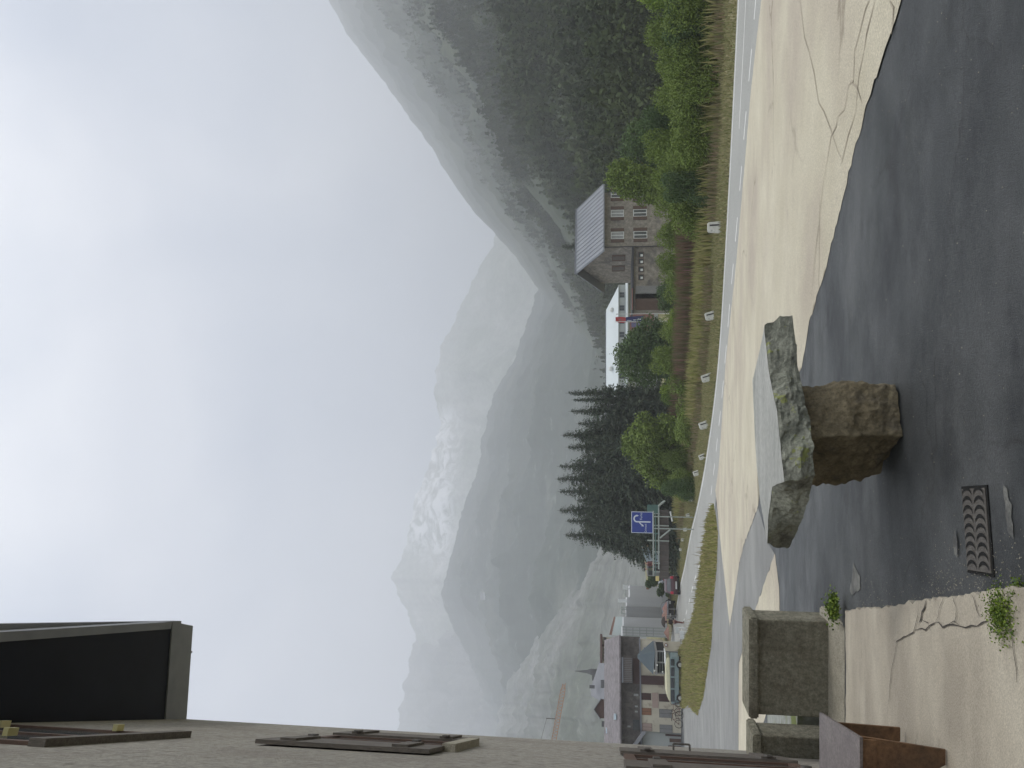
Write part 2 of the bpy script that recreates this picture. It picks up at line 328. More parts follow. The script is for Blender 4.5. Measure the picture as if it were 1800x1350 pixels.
for i, p in enumerate(RL):
    d = (RL[min(i + 1, len(RL) - 1)] - RL[max(i - 1, 0)]); d.z = 0; d.normalize(); RN.append(Vector((d.y, -d.x, 0)) * (1 if True else -1))
# d runs right to left (away); right-hand normal (d.y,-d.x) points away from the camera, so inwards is minus
RA = np.array([(p.x, p.y, p.z) for p in RL]); NA = np.array([(n.x, n.y) for n in RN])
WID = 8.2
def roadinfo(x, y):
    sx_, sy_ = RA[1:, 0] - RA[:-1, 0], RA[1:, 1] - RA[:-1, 1]; l2 = sx_ * sx_ + sy_ * sy_
    t = np.clip(((x - RA[:-1, 0]) * sx_ + (y - RA[:-1, 1]) * sy_) / l2, 0, 1); dx = x - (RA[:-1, 0] + t * sx_); dy = y - (RA[:-1, 1] + t * sy_)
    i = int(np.argmin(dx * dx + dy * dy)); n = NA[i] * (1 - t[i]) + NA[i + 1] * t[i]; dd = math.hypot(dx[i], dy[i]); sg = 1 if dx[i] * n[0] + dy[i] * n[1] > 0 else -1
    return sg * dd, RA[i, 2] * (1 - t[i]) + RA[i + 1, 2] * t[i], i
def sm(t): t = max(0, min(1, t)); return t * t * (3 - 2 * t)
CR = sorted([(ong(v, q).x, ong(v, q).y) for v, q in ((1252, 1000), (1256, 900), (1262, 830), (1276, 640), (1295.5, 455), (1321, 155), (1339, 0), (1366, -250))])
def ground(x, y):
    z = ground0(x, y)
    if x > CR[0][0]:      # short bank below the edge of the forecourt
        yc = float(np.interp(x, [c[0] for c in CR], [c[1] for c in CR])) + .25
        if y > yc:
            d, rz, i = roadinfo(x, y)
            if d < -WID + .2: z = min(z, max(rz - .10, z - 2.2 * (y - yc)))
    return z
def ground0(x, y):
    d, rz, i = roadinfo(x, y)
    if d > -WID:
        if d < 0: return rz - .10
        z = rz - .02 * min(d, 10) - .03
        if d > 9: z += (-6.6 - z) * sm((d - 9) / 32)
        return z - (.0 if y < 150 else min((y - 150) * .01, 2))
    t = sm((-WID - d) / 1.3)
    return (rz - .10) * (1 - t) + (base(y) - .07) * t

# terrain sheet (out to the mountains)
def axis(fine0, fine1, st, far0, far1, g=1.25):
    a = list(np.arange(fine0, fine1 + st, st)); s = st; x = a[-1]
    while x < far1: s *= g; x += s; a.append(x)
    s = st; x = a[0]; b = []
    while x > far0: s *= g; x -= s; b.append(x)
    return np.array(b[::-1] + a)
def terrain():
    xs = axis(-45, 48, 1.0, -2400, 2400); ys = axis(-6, 110, 1.0, -260, 3800)
    V = [(x, y, ground(x, y)) for y in ys for x in xs]; n = len(xs)
    Fc = [(j * n + i, j * n + i + 1, (j + 1) * n + i + 1, (j + 1) * n + i) for j in range(len(ys) - 1) for i in range(n - 1)]
    struct(fast('ground', V, Fc, 'terrain', smooth=True))
terrain()

def sheet(name, pts, mat, off, zf=None, thick=0, kind='structure', parent=None, step=1.0, jag=0, jn=14):
    zf = zf or (lambda x, y: base(y))
    P = [Vector((p[0], p[1], 0)) for p in pts]
    if jag:
        Q = []
        for i in range(len(P)):
            a, b = P[i], P[(i + 1) % len(P)]; Lg = (b - a).length; k = max(1, min(jn, int(Lg / (jag * 3))))
            for j in range(k):
                q = a.lerp(b, j / k)
                if j: q += Vector((random.uniform(-jag, jag), random.uniform(-jag, jag), 0))
                Q.append(q)
        P = Q
    b = bmesh.new(); f = b.faces.new([b.verts.new(p) for p in P]); bmesh.ops.triangulate(b, faces=[f])
    ys = [p.y for p in P]; y = math.floor(min(ys)) + .37
    while y < max(ys):
        bmesh.ops.bisect_plane(b, geom=b.verts[:] + b.edges[:] + b.faces[:], plane_co=(0, y, 0), plane_no=(0, 1, 0)); y += step if y < 40 else step * 4
    for v in b.verts: v.co.z = zf(v.co.x, v.co.y) + off
    if thick:
        r = bmesh.ops.extrude_face_region(b, geom=b.faces[:])
        for v in [g for g in r['geom'] if isinstance(g, bmesh.types.BMVert)]: v.co.z += thick
    bmesh.ops.recalc_face_normals(b, faces=b.faces[:])
    me = bpy.data.meshes.new(name); b.to_mesh(me); b.free(); me.materials.append(M[mat]); o = bpy.data.objects.new(name, me); C.objects.link(o)
    if parent: o.parent = parent
    if kind and not parent: o['kind'] = kind
    return o
G = lambda L_: [ong(*p) for p in L_]

# road ribbon and markings
def ribbon(name, o0, o1, i0, i1, mat, off, parent=None):
    V, Fc = [], []
    for i in range(i0, i1 + 1):
        for o_ in (o0, o1): p = RL[i] - RN[i] * o_; V.append((p.x, p.y, p.z + off))
    for k in range(i1 - i0): Fc.append((2 * k, 2 * k + 1, 2 * k + 3, 2 * k + 2))
    o = fast(name, V, Fc, mat, parent=parent)
    return o
road = struct(ribbon('road', -.1, WID, 0, len(RL) - 1, 'asphalt_road', 0))
ribbon('edge_line', .12, .27, 0, len(RL) - 1, 'paint', .005, road)
def along(s0, s1, o0, o1, name):     # a painted stroke between two arc lengths
    V = []; acc = 0; pts = []
    for i in range(len(RL) - 1):
        l = (RL[i + 1] - RL[i]).length
        for t in np.linspace(0, 1, 9)[:-1]:
            s = acc + t * l
            if s0 <= s <= s1: pts.append((RL[i].lerp(RL[i + 1], t), RN[i].lerp(RN[i + 1], t), float(np.interp(i + t, (20, 24, 27, 30, 33, 37, 42, 46, 50, 54, 60), (4.4, 3.95, 3.15, 2.65, 2.15, 2.0, 2.15, 2.65, 3.2, 3.7, 3.85))) - 3.85 if o0 > 3 else 0))
        acc += l
    if len(pts) < 2: return
    for p, n, ex in pts:
        for o_ in (o0 + ex, o1 + ex): q = p - n * o_; V.append((q.x, q.y, q.z + .005))
    fast(name, V, [(2 * k, 2 * k + 1, 2 * k + 3, 2 * k + 2) for k in range(len(pts) - 1)], 'paint', parent=road)
for s in np.arange(44, 92, 2.0): along(s, s + 1.15, 3.78, 3.92, 'road_marking')
for s in np.arange(93, 150, 4.2): along(s, s + 2.0, 3.9, 4.05, 'road_marking')
along(58.5, 63, 1.85, 1.95, 'road_marking')

# forecourt: dark asphalt, beige concrete, lighter asphalt side road
asph = G([(1620, -260), (1700, -260), (1800, -200)]) + [Vector((3.4, 2.2, 0)), Vector((3, -3, 0)), Vector((-4.2, -3, 0)), Vector((-4.2, 9, 0))] + [Vector((-6, 14, 0)), Vector((-20, 34, 0)), Vector((-48, 60, 0)), Vector((-52, 80, 0)), Vector((-34, 80, 0))]
crest = G([(1206, 1236), (1229, 1190), (1246, 1110), (1252, 1000), (1256, 900), (1262, 830), (1276, 640), (1295.5, 455), (1321, 155), (1339, 0), (1366, -250)])
sheet('forecourt', asph + crest, 'asphalt', 0.0, step=1.0)
beige = G([(1257.5, 862), (1264, 930), (1270, 985), (1276, 1036), (1283, 1102), (1292, 1043), (1300, 988), (1307.6, 957), (1317, 933), (1333, 890), (1331, 839), (1350, 760), (1411, 639), (1421, 578), (1436, 520), (1444, 500), (1472, 393), (1505, 252), (1531, 167), (1565, 63), (1585, 0), (1640, -220), (1365, -240), (1338.4, 0), (1320.7, 155), (1295, 455), (1275.5, 640), (1262, 830)])
sheet('concrete_yard', beige, 'concrete', .004, jag=.03, jn=90)
tri = G([(1362.6, 973), (1370, 1035), (1371, 1087), (1376, 1180), (1330, 1300), (1316, 1330), (1298.5, 1335), (1298.5, 1200), (1299, 1165), (1306, 1141), (1327, 1075)])
sheet('concrete_wedge', tri, 'concrete', .004, jag=.02)
mid = G([(1258.5, 885), (1264.2, 931), (1270.2, 986), (1276.2, 1037), (1283.5, 1104), (1292.2, 1043.5), (1300.3, 988.6), (1308, 958), (1317.5, 934), (1333.3, 892), (1351, 955), (1362, 974), (1326, 1076), (1305, 1141), (1298, 1165), (1297.5, 1335), (1204, 1335), (1200, 1250), (1207, 1236), (1229, 1190), (1246, 1110), (1252, 1000)])
sheet('side_road', mid, 'asphalt_mid', .003)
# concrete doorstep platform at the lower left, a real step
plat = [onz(1482, 1074, -.12), onz(1498, 1071, -.09), onz(1557, 1067, -.03), onz(1626, 1056, 0), onz(1664, 1051, 0), onz(1717, 1045, 0), onz(1778, 1036, 0), onz(1840, 1026, 0), Vector((-.62, 1.2, 0)), Vector((-.62, -1.6, 0)), Vector((-3.6, -1.6, 0)), Vector((-3.5, 5.9, 0)), onz(1478, 1290, -.1), onz(1480, 1180, -.1)]
sheet('doorstep_slab', plat, 'apron', -.02, thick=.05, jag=.012)

def crackline(pts, w_, name, mat='crack', z=None):
    P = [onz(v, y, 0) if z is None else ong(v, y) for v, y in pts]
    Q = []
    for i in range(len(P) - 1):
        a, b = P[i], P[i + 1]; k = max(2, int((b - a).length / (.05 if z is None else .35)))
        for j in range(k):
            q = a.lerp(b, j / k); s = (.010 if z is None else .09) * (1 if j else 0); Q.append(q + Vector((random.uniform(-s, s), random.uniform(-s, s), 0)))
    Q.append(P[-1]); V = []
    for i, q in enumerate(Q):
        d = (Q[min(i + 1, len(Q) - 1)] - Q[max(i - 1, 0)]).normalized(); n = Vector((-d.y, d.x, 0)); ww = w_ * .65 * random.uniform(.25, 1.3) * (1 if 0 < i < len(Q) - 1 else .4)
        for s in (-1, 1): p = q + n * s * ww; V.append((p.x, p.y, base(p.y) + (.0345 if z is None else .009)))
    return struct(fast(name, V, [(2 * k, 2 * k + 1, 2 * k + 3, 2 * k + 2) for k in range(len(Q) - 1)], mat))
for pl, wd in (([(1622, 1057), (1620, 1082), (1611, 1112), (1578, 1126), (1575, 1135), (1565, 1180), (1557, 1256)], .004), ([(1613, 1108), (1635, 1108), (1656, 1094), (1668, 1103), (1700, 1101), (1722, 1100), (1740, 1096), (1752, 1092)], .006),
               ([(1636, 1056), (1628, 1076), (1622, 1095)], .009), ([(1670, 1052), (1662, 1070), (1655, 1093)], .003), ([(1688, 1050), (1694, 1068), (1690, 1096)], .003), ([(1722, 1045), (1730, 1066), (1737, 1084)], .004), ([(1787, 1040), (1788, 1090), (1798, 1146), (1804, 1200)], .006),
               ([(1622, 1085), (1640, 1095), (1645, 1108)], .003), ([(1674, 1102), (1690, 1092), (1700, 1100)], .003)):
    crackline(pl, wd, 'crack')
for pl in ([(1405, -20), (1423, 90), (1440, 180), (1461, 225), (1482, 280)], [(1530, 0), (1512, 60), (1502, 130), (1493, 150)], [(1565, 0), (1570, 60)], [(1493, 150), (1474, 205), (1462, 240), (1447, 330), (1437, 420), (1428, 520)], [(1497, 145), (1517, 182)], [(1540, 0), (1520, 90), (1505, 200), (1480, 290)]):
    crackline(pl, .014, 'crack', 'crack_faint', z=1)
# broken concrete remnants beside the drain
for pts, nm in (([(1677, 917), (1682, 940), (1683, 980), (1676, 978), (1674, 940)], 0), ([(1764, 845), (1771, 840), (1775, 870), (1782, 885), (1781, 915), (1784, 950), (1773, 953), (1766, 905)], 0), ([(1497, 985), (1512, 990), (1522, 1005), (1524, 1040), (1500, 1052), (1490, 1062), (1481, 1045), (1489, 1012)], 0)):
    P = [onz(v, y, base(5.6) if v < 1550 else 0) for v, y in pts]
    cc = sum(P, Vector()) / len(P)
    for kk in range(1):
        Q = [cc.lerp(p, random.uniform(.55, 1.0)) for p in P]; sh_ = Vector((random.uniform(-.06, .06), random.uniform(-.03, .03), 0)) if kk else Vector()
        struct(sheet('concrete_patch', [q + sh_ if kk == 0 else cc.lerp(q, .45) + sh_ * 2.2 for q in Q], 'patch', .004, jag=.009, step=.5, jn=60))

# loose grit on the asphalt, thicker along the broken concrete edge
def grit():
    P = []
    for _ in range(1500):
        if random.random() < .3: a = random.choice(range(1, 7)); q = plat[a].lerp(plat[a + 1], random.random()) if a < 7 else plat[a]; x, y = q.x + abs(random.gauss(0, .10)), q.y + random.gauss(0, .05)
        else: x, y = random.uniform(-1.4, 3.2), 2.6 + 6.5 * random.random() ** 1.6
        P.append((x, y, base(y) + .003))
    P = np.array(P); n = len(P); r = rng.uniform(.0012, .0045, n)[:, None]
    a = rng.uniform(0, 6.28, n)
    V = np.stack([P + r * np.stack([np.cos(a + k * 2.09), np.sin(a + k * 2.09), np.zeros(n)], 1) for k in range(3)] + [P + r * np.array([0, 0, .9])], 1).reshape(-1, 3); i4 = np.arange(n)[:, None, None] * 4
    Fc = (i4 + np.array([[[0, 1, 3], [1, 2, 3], [2, 0, 3]]])).reshape(-1, 3); tag(fast('grit', V, Fc, 'granite_light'), 'loose pale grit scattered over the dark asphalt', 'grit', kind='stuff')
grit()

# gutter grate with two rows of crescent slots
def grate():
    c = [onz(1693, 862, 0), onz(1735, 855, 0), onz(1744, 1000, 0), onz(1706, 1010, 0)]
    ctr = sum(c, Vector()) / 4; ax = ((c[0] + c[1]) / 2 - (c[2] + c[3]) / 2); Lg = ax.length; wd = ((c[0] - c[1]).length + (c[3] - c[2]).length) / 2; an = math.atan2(ax.y, ax.x)
    t = thing('drain_grate', 'cast iron gutter grate with two rows of crescent slots set in the dark asphalt', 'drain grate', (ctr.x, ctr.y, 0), an)
    MB().box((-Lg / 2 - .012, -wd / 2 - .012, -.02), (Lg / 2 + .012, wd / 2 + .012, .004)).build('frame', 'hole', t)
    MB().box((-Lg / 2, -wd / 2, -.02), (Lg / 2, wd / 2, .010)).bevel(.002, 1).build('plate', 'iron', t)
    n = 9
    for row in (-1, 1):
        for i in range(n):
            x = -Lg / 2 + Lg * (i + .5) / n; y = row * wd * .25; r0 = wd * .215; P = []
            for k in range(13): a = math.pi * k / 12; P.append((x + math.sin(a) * r0 * .85 - .011, y + math.cos(a) * r0, .0125))
            for k in range(12, -1, -1): a = math.pi * k / 12; P.append((x + math.sin(a) * r0 * .50 - .011, y + math.cos(a) * r0 * .95, .0125))
            MB().poly(P).build('slot', 'hole', t)
grate()

# ---------------------------------------------------------------- mountains and hills
def interp(P, x):
    P = sorted(P); return float(np.interp(x, [p[0] for p in P], [p[1] for p in P]))
class Range:
    def __init__(s, prof, Yr, Yf, zf, pw, amp, ns, seed=0, rj=0):
        s.prof, s.Yr, s.Yf, s.zf, s.pw, s.amp, s.ns, s.seed, s.rj = prof, Yr, Yf, zf, pw, amp, ns, seed, rj
    def pt(s, yi, q):
        v = interp(s.prof, yi); v -= s.rj * fbm(yi + s.seed * 91, 5, 14, 4)
        a, b = ray(v, yi); Yr = interp(s.Yr, yi); Yf = interp(s.Yf, yi); zf = s.zf; zr = EYE + b * Yr
        if q <= 1:
            Y = Yf + (Yr - Yf) * q; z = zf + (zr - zf) * q ** s.pw
            env = math.sin(min(q, 1) * math.pi) ** .7 if 0 < q < 1 else 0
        else:
            Y = Yr + (Yr - Yf) * (q - 1); z = zr - (zr - zf) * (q - 1) * 1.6; env = 0
        x = a * Y
        if env:
            k = noise.ridged_multi_fractal(Vector((x / s.ns + s.seed, Y / s.ns, .3)), .9, 2.1, 6, 1.0, 2.0) - 1.2
            z += s.amp * env * k * (zr - zf) * .12
        return (x, Y, max(z, s.zf - 8) if q <= 1 else z)
    def mesh(s, name, mat, y0, y1, cols=260, rows=110):
        qs = list(np.linspace(0, 1, rows)) + [1.05, 1.2, 1.5]; V = [s.pt(y0 + (y1 - y0) * i / cols, q) for q in qs for i in range(cols + 1)]; n = cols + 1
        Fc = [(j * n + i, j * n + i + 1, (j + 1) * n + i + 1, (j + 1) * n + i) for j in range(len(qs) - 1) for i in range(cols)]
        return struct(fast(name, V, Fc, mat, smooth=True))
near_hill = Range([(-400, 430), (-200, 500), (-60, 558), (0, 577), (20, 590), (60, 610), (150, 680), (210, 722), (260, 760), (290, 775), (375, 835), (385, 845), (410, 870), (450, 905), (520, 955), (590, 1005), (660, 1045), (760, 1085), (900, 1120), (1000, 1135)],
    [(-400, 2300), (300, 2100), (600, 1500), (1000, 1000)], [(-400, 70), (200, 85), (330, 105), (420, 150), (560, 230), (1000, 300)], -7, 1.25, .5, 170, 3, 2)
near_hill.mesh('hillside', 'hill', -380, 980, 300, 130)
far_ridge = Range([(200, 1000), (370, 880), (405, 872), (430, 866), (470, 842), (530, 815), (570, 797), (610, 775), (660, 768), (690, 762), (715, 769), (740, 776), (770, 770), (800, 758), (840, 745), (880, 727), (920, 722), (960, 712), (1000, 700), (1015, 685), (1040, 700), (1080, 715), (1130, 735), (1200, 760), (1350, 800), (1500, 830)],
    [(200, 2700), (1500, 2700)], [(200, 1800), (1500, 1800)], -9, 1.15, .9, 330, 8, 5)
far_ridge.mesh('snow_mountain', 'snow_rock', 200, 1500, 420, 120)
spur = Range([(300, 1000), (450, 960), (540, 935), (640, 900), (690, 868), (720, 862), (760, 850), (830, 838), (880, 818), (960, 798), (1040, 776), (1080, 785), (1130, 812), (1200, 842), (1260, 868), (1350, 905), (1500, 950)],
    [(300, 1900), (1500, 1900)], [(300, 560), (1500, 480)], -9, 1.2, .9, 230, 11, 4)
spur.mesh('mountain_spur', 'far_green', 300, 1500, 320, 130)
left_slope = Range([(840, 1110), (900, 1085), (960, 1040), (1010, 1000), (1060, 965), (1120, 930), (1180, 900), (1240, 880), (1300, 868), (1400, 840), (1500, 800)],
    [(840, 900), (1000, 1200), (1500, 1400)], [(840, 110), (1500, 130)], -8, 1.3, .8, 110, 17, 6)
left_slope.mesh('rocky_slope', 'rock', 840, 1500, 240, 120)
lateral = Range([(1040, 760), (1100, 735), (1150, 722), (1200, 712), (1260, 700), (1350, 690), (1500, 670)], [(1000, 2900), (1500, 2700)], [(1000, 1400), (1500, 1400)], -9, 1.1, 1.0, 160, 23, 6)
lateral.mesh('clouded_mountain', 'rock', 1040, 1500, 160, 90)

# ---------------------------------------------------------------- vegetation builders
def cards(P, size, flat=0.0, asp=.6):
    n = len(P); P = np.asarray(P); sz = (size * rng.uniform(.6, 1.3, n))[:, None] if np.isscalar(size) else (np.asarray(size) * rng.uniform(.6, 1.3, n))[:, None]
    u = rng.normal(size=(n, 3)); u[:, 2] *= 1 - flat; u /= np.linalg.norm(u, axis=1)[:, None]
    w_ = rng.normal(size=(n, 3)); v = np.cross(u, w_); v /= np.linalg.norm(v, axis=1)[:, None]
    a = P - u * sz * .5; b = P + v * sz * asp * .5; c = P + u * sz * .5; d = P - v * sz * asp * .5
    V = np.stack([a, b, c, d], 1).reshape(-1, 3); Fc = np.arange(4 * n).reshape(-1, 4); return V, Fc
def lumps(n, rx, ry, h, seed, lo=.1):
    r = np.random.default_rng(seed); o = []
    for i in range(n):
        a = r.uniform(0, 6.28); q = r.uniform(0, 1) ** .5; z = r.uniform(lo, .85) * h; k = (1 - .45 * z / h)
        o.append((math.cos(a) * q * rx * .68 * k, math.sin(a) * q * ry * .68 * k, z, r.uniform(.26, .42) * min(rx, h)))
    return o
def crown(name, parent, mat, rx, ry, h, nl, nleaf, size, seed, lo=.1, loc=None, link=True):
    r = np.random.default_rng(seed); Ls = lumps(nl, rx, ry, h, seed, lo); P = []; T = []
    wsum = sum(l[3] ** 2 for l in Ls)
    for (x, y, z, q) in Ls:
        k = int(nleaf * q * q / wsum); d = r.normal(size=(k, 3)); d /= np.linalg.norm(d, axis=1)[:, None]; rad = q * (r.uniform(.45, 1.0, k) ** .4) * (1 + .22 * r.normal(size=k) * .6)
        p = d * rad[:, None] + np.array([x, y, z]); P.append(p); T.append(np.clip(r.uniform(0, 1, k) * .6 + r.uniform(0, .5) * np.ones(k) - .1, 0, 1))
    P = np.concatenate(P); T = np.concatenate(T); keep = P[:, 2] > .02; P, T = P[keep], T[keep]
    V, Fc = cards(P, size)
    return fast(name, V, Fc, mat, np.repeat(T, 4), parent)
def trunkmesh(parent, h, r0, seed, limbs=6, name='trunk', lean=.05):
    r = random.Random(seed); b = MB(); p = Vector((0, 0, -.3)); k = 6
    pts = [Vector((r.uniform(-lean, lean) * i, r.uniform(-lean, lean) * i, -.3 + (h + .3) * i / k)) for i in range(k + 1)]
    for i in range(k): b.tube(pts[i], pts[i + 1], r0 * (1 - i / (k + .5)), r0 * (1 - (i + 1) / (k + .5)), 8)
    for i in range(limbs):
        q = pts[1 + i % (k - 1)]; a = r.uniform(0, 6.28); l = h * r.uniform(.25, .4)
        b.tube(q, q + Vector((math.cos(a) * l, math.sin(a) * l, l * .8)), r0 * .35, r0 * .08, 6)
    return b.build(name, 'bark', parent)

def spruce(name, label, H, seed, Rm=None, group='spruces in the dark clump'):
    t = thing(name, label, 'tree', group=group); r = np.random.default_rng(seed); Rm = Rm or H * .2
    b = MB()
    for i in range(8): b.tube((0, 0, -.4 + (H + .4) * i / 8), (0, 0, -.4 + (H + .4) * (i + 1) / 8), H * .014 * (1 - i / 8) + .012, H * .014 * (1 - (i + 1) / 8) + .01, 8)
    P = []; S = []; T = []
    z = H * .05
    while z < H * .985:
        f = 1 - z / H; rad = Rm * (f ** .78) * 1.3 * r.uniform(.7, 1.12) + .04; nb = int(5 + 6 * f)
        for k in range(nb):
            a = r.uniform(0, 6.28); l = rad * r.uniform(.6, 1.1); tt = r.uniform(0, 1) ** 1.0 * .7
            n = max(3, int(l / .13)); s = np.linspace(.12, 1, n) * l
            dz = .10 * s - .16 * (s / max(l, .1)) ** 2 * l * 1.2
            for m_ in range(2):
                P.append(np.stack([np.cos(a) * s + r.normal(0, .07, n), np.sin(a) * s + r.normal(0, .07, n), z + dz - r.uniform(.0, .18, n)], 1)); S.append(np.full(n, .15 + .28 * min(1, f * 2.6)) * (1.15 - .5 * s / max(l, .1))); T.append(np.full(n, tt) * (s / l))
            b.tube((0, 0, z), (math.cos(a) * l * .9, math.sin(a) * l * .9, z - .04 * l), .018, .006, 4)
        z += H * .011 + .05 * f
    P = np.concatenate(P); S = np.concatenate(S); T = np.concatenate(T)
    b.build('trunk', 'bark', t)
    V, Fc = cards(P, S, flat=.3, asp=.42); fast('crown', V, Fc, 'needle', np.repeat(T, 4), t)
    return t

def blades(name, base_pts, h, wd, mat, lean=.3, tintf=None, kind='stuff', label=None, cat=None):
    n = len(base_pts); P = np.asarray(base_pts); hh = h * rng.uniform(.5, 1.25, n); a = rng.uniform(0, 6.28, n); la = rng.uniform(0, 6.28, n); ll = hh * lean * rng.uniform(0, 1, n)
    u = np.stack([np.cos(a), np.sin(a), np.zeros(n)], 1) * wd
    top = P + np.stack([np.cos(la) * ll, np.sin(la) * ll, hh], 1); midp = P * .5 + top * .5 + np.stack([np.zeros(n), np.zeros(n), hh * .08], 1)
    V = np.stack([P - u, P + u, midp + u * .7, top, midp - u * .7], 1).reshape(-1, 3); idx = np.arange(n)[:, None] * 5
    Fc = idx + np.array([[0, 1, 2, 3, 4]])
    T = np.repeat(rng.uniform(0, 1, n) if tintf is None else tintf, 5)
    o = fast(name, V, Fc, mat, T); tag(o, label, cat, kind=kind); return o

# ---------------------------------------------------------------- the rendered house at the left with its roof overhang
WX, WY = -.463 * 7.6, 7.6
DW = Vector((-.42, 1, 0)).normalized()
house = thing('rendered_house', 'rough beige rendered house wall with brown shuttered windows under a dark roof overhang', 'house', (WX, WY, 0), math.atan2(DW.y, DW.x))
# local x runs along the wall away from the camera (0 = far corner), local -y is out to the open side
def wl(y): return (y - WY) / DW.y
MB().box((-14, 0, -1.2), (0, 7, 6.0)).build('wall', 'stucco', house)
inv = Matrix.Rotation(-math.atan2(DW.y, DW.x), 4, 'Z') @ Matrix.Translation((-WX, -WY, 0))
def atz(v, yi, z):
    a, b = ray(v, yi); Y = (z - EYE) / b; return Vector((a * Y, Y, z))
A_, B_, C_ = (inv @ atz(323, 1277, 6.0)), (inv @ atz(337, 1100, 6.0)), (inv @ atz(0, 1111, 6.0))
A_ = Vector((A_.x, 0, 6.0)); dirc = (C_ - B_); far_ = C_ + dirc * 1.6
o_pts = [A_ + Vector((0, .3, 0)), Vector((A_.x, -.0, 6)), B_, C_, far_, Vector((far_.x, .3, 6))]
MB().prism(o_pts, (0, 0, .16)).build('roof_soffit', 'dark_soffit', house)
MB().prism([p + Vector((.06 if i < 3 else 0, -.05 if i in (2, 3, 4) else 0, .16)) for i, p in enumerate(o_pts)], (0, 0, .10)).build('roof', 'grey_board', house)
tw = (A_ - B_).normalized(); inx = Vector((-1, 0, 0))
MB().prism([Vector((A_.x, 0, 5.985)), B_ + Vector((0, 0, -.015)), B_ + Vector((-.42, 0, -.015)), Vector((A_.x - .42, 0, 5.985))], (0, 0, .19)).build('verge_board', 'grey_board', house)
MB().prism([B_ + Vector((-.42, 0, -.012)), C_ + Vector((0, 0, -.012)), far_ + Vector((0, 0, -.012)), far_ + Vector((0, .07, -.012)), C_ + Vector((0, .07, -.012)), B_ + Vector((-.42, .07, -.012))], (0, 0, .17)).build('fascia', 'grey_board', house)
MB().box((B_.x - .02, B_.y + .25, 5.99), (B_.x + .10, B_.y + .27, 6.01)).build('gutter_hook', 'iron', house)

def wall_window(x0, x1, z0, z1, shut_w, proud=.0, sill=True, fmat='brown_wood', hooks=True):
    w_ = bpy.data.objects.new('window', None); C.objects.link(w_); w_.parent = house; w_.location = (x0, 0, z0); Wd, H = x1 - x0, z1 - z0
    b = MB(); b.box((0, -.02, 0), (.07, .06, H)).box((Wd - .07, -.02, 0), (Wd, .06, H)).box((.07, -.02, H - .07), (Wd - .07, .06, H)).box((.07, -.02, 0), (Wd - .07, .06, .07)).box((Wd / 2 - .025, -.018, .07), (Wd / 2 + .025, .05, H - .07)); b.build('frame', fmat, w_)
    MB().box((.07, -.006, .07), (Wd - .07, .03, H - .07)).build('pane', 'pane', w_)
    if sill: MB().box((-.08, -.05, -.09), (Wd + .08, .02, -.005)).build('sill', 'granite_light', w_)
    for sx, nm in ((-shut_w - .03, 0), (Wd + .03, 1)):
        if shut_w:
            s = MB(); s.box((sx, -.035 - proud, -.02), (sx + shut_w, -.01, H + .02))
            for zz in (.12, H - .22): s.box((sx + .04, -.05 - proud, zz), (sx + shut_w - .04, -.035 - proud, zz + .1))
            sh = s.build('shutter', 'old_wood', w_)
            if hooks:
                for zz in (.17, H - .17): MB().box((sx - .01 if sx > 0 else sx + shut_w - .09, -.06 - proud, zz - .02), ((sx + .1) if sx > 0 else sx + shut_w + .01, -.05 - proud, zz + .02)).build('hinge', 'iron', sh)
    return w_
W1 = wall_window(wl(4.95), wl(5.75), 2.66, 3.70, .52)
W2 = wall_window(wl(4.6), wl(5.5), .30, 1.48, .60, sill=False)
W3 = wall_window(wl(3.5), wl(4.75), 4.42, 5.6, 0, sill=False, fmat='brown_wood')
MB().box((-.05, -.04, -.09), (1.40, .02, -.0)).build('sill', 'old_wood', W3)
for xx, zz in ((.25, .35), (1.25, .35), (.9, .9)): MB().box((xx, -.06, zz), (xx + .08, -.02, zz + .03)).build('hinge', 'brass', W3)
hb = MB(); hx = wl(6.35)
hb.path([(hx, 0, 1.06), (hx, -.07, 1.06), (hx, -.07, .93), (hx, 0, .93)], .008).build('wall_handle', 'iron', house)

# ---------------------------------------------------------------- granite blocks beside the house
def granite_block(name, label, x0, x1, yf, z0, z1, plinth=True, group=None):
    t = thing(name, label, 'stone block', ((x0 + x1) / 2, yf, z0), group=group); w_ = (x1 - x0) / 2; H = z1 - z0; D = .26
    MB().box((-w_, 0, -.2), (w_, D, H - .075)).bevel(.008, 1).build('shaft', 'granite', t)
    MB().box((-w_ - .02, -.045, H - .075), (w_ + .02, D + .03, H)).bevel(.012, 2).build('cap', 'granite', t)
    if plinth:
        b = MB(); b.hexa([(-w_ - .1, -.36, -.3), (w_ + .07, -.36, -.3), (w_ + .07, .2, -.3), (-w_ - .1, .2, -.3), (-w_ - .1, -.36, .055), (w_ + .07, -.36, .055), (w_ + .07, .2, .10), (-w_ - .1, .2, .10)])
        b.bevel(.012, 2).build('plinth', 'granite_light', t)
    return t
pA, pB = at(1330, 1256, 6.4), at(1330, 1088, 6.4)
granite_block('granite_block', 'wide dark granite block with capped top and projecting plinth beside the broken concrete', pA.x, pB.x, 6.4, -.24, at(1317, 1200, 6.36).z)
pC, pD = at(1400, 1330, 6.7), at(1400, 1296, 6.7)
granite_block('granite_block', 'narrow dark granite block against the rendered house wall behind the rusty bench', pC.x - .1, pD.x, 6.7, -.24, at(1322, 1300, 6.7).z, plinth=False)
# rubble and moss between them
rp = [Vector((-3.35, 7.05, 0)), Vector((-2.72, 7.05, 0)), Vector((-3.9, 9.8, 0)), Vector((-4.7, 9.8, 0))]
sheet('rubble_bed', rp, 'rubble', .02, thick=.20, jag=.05, step=.4)

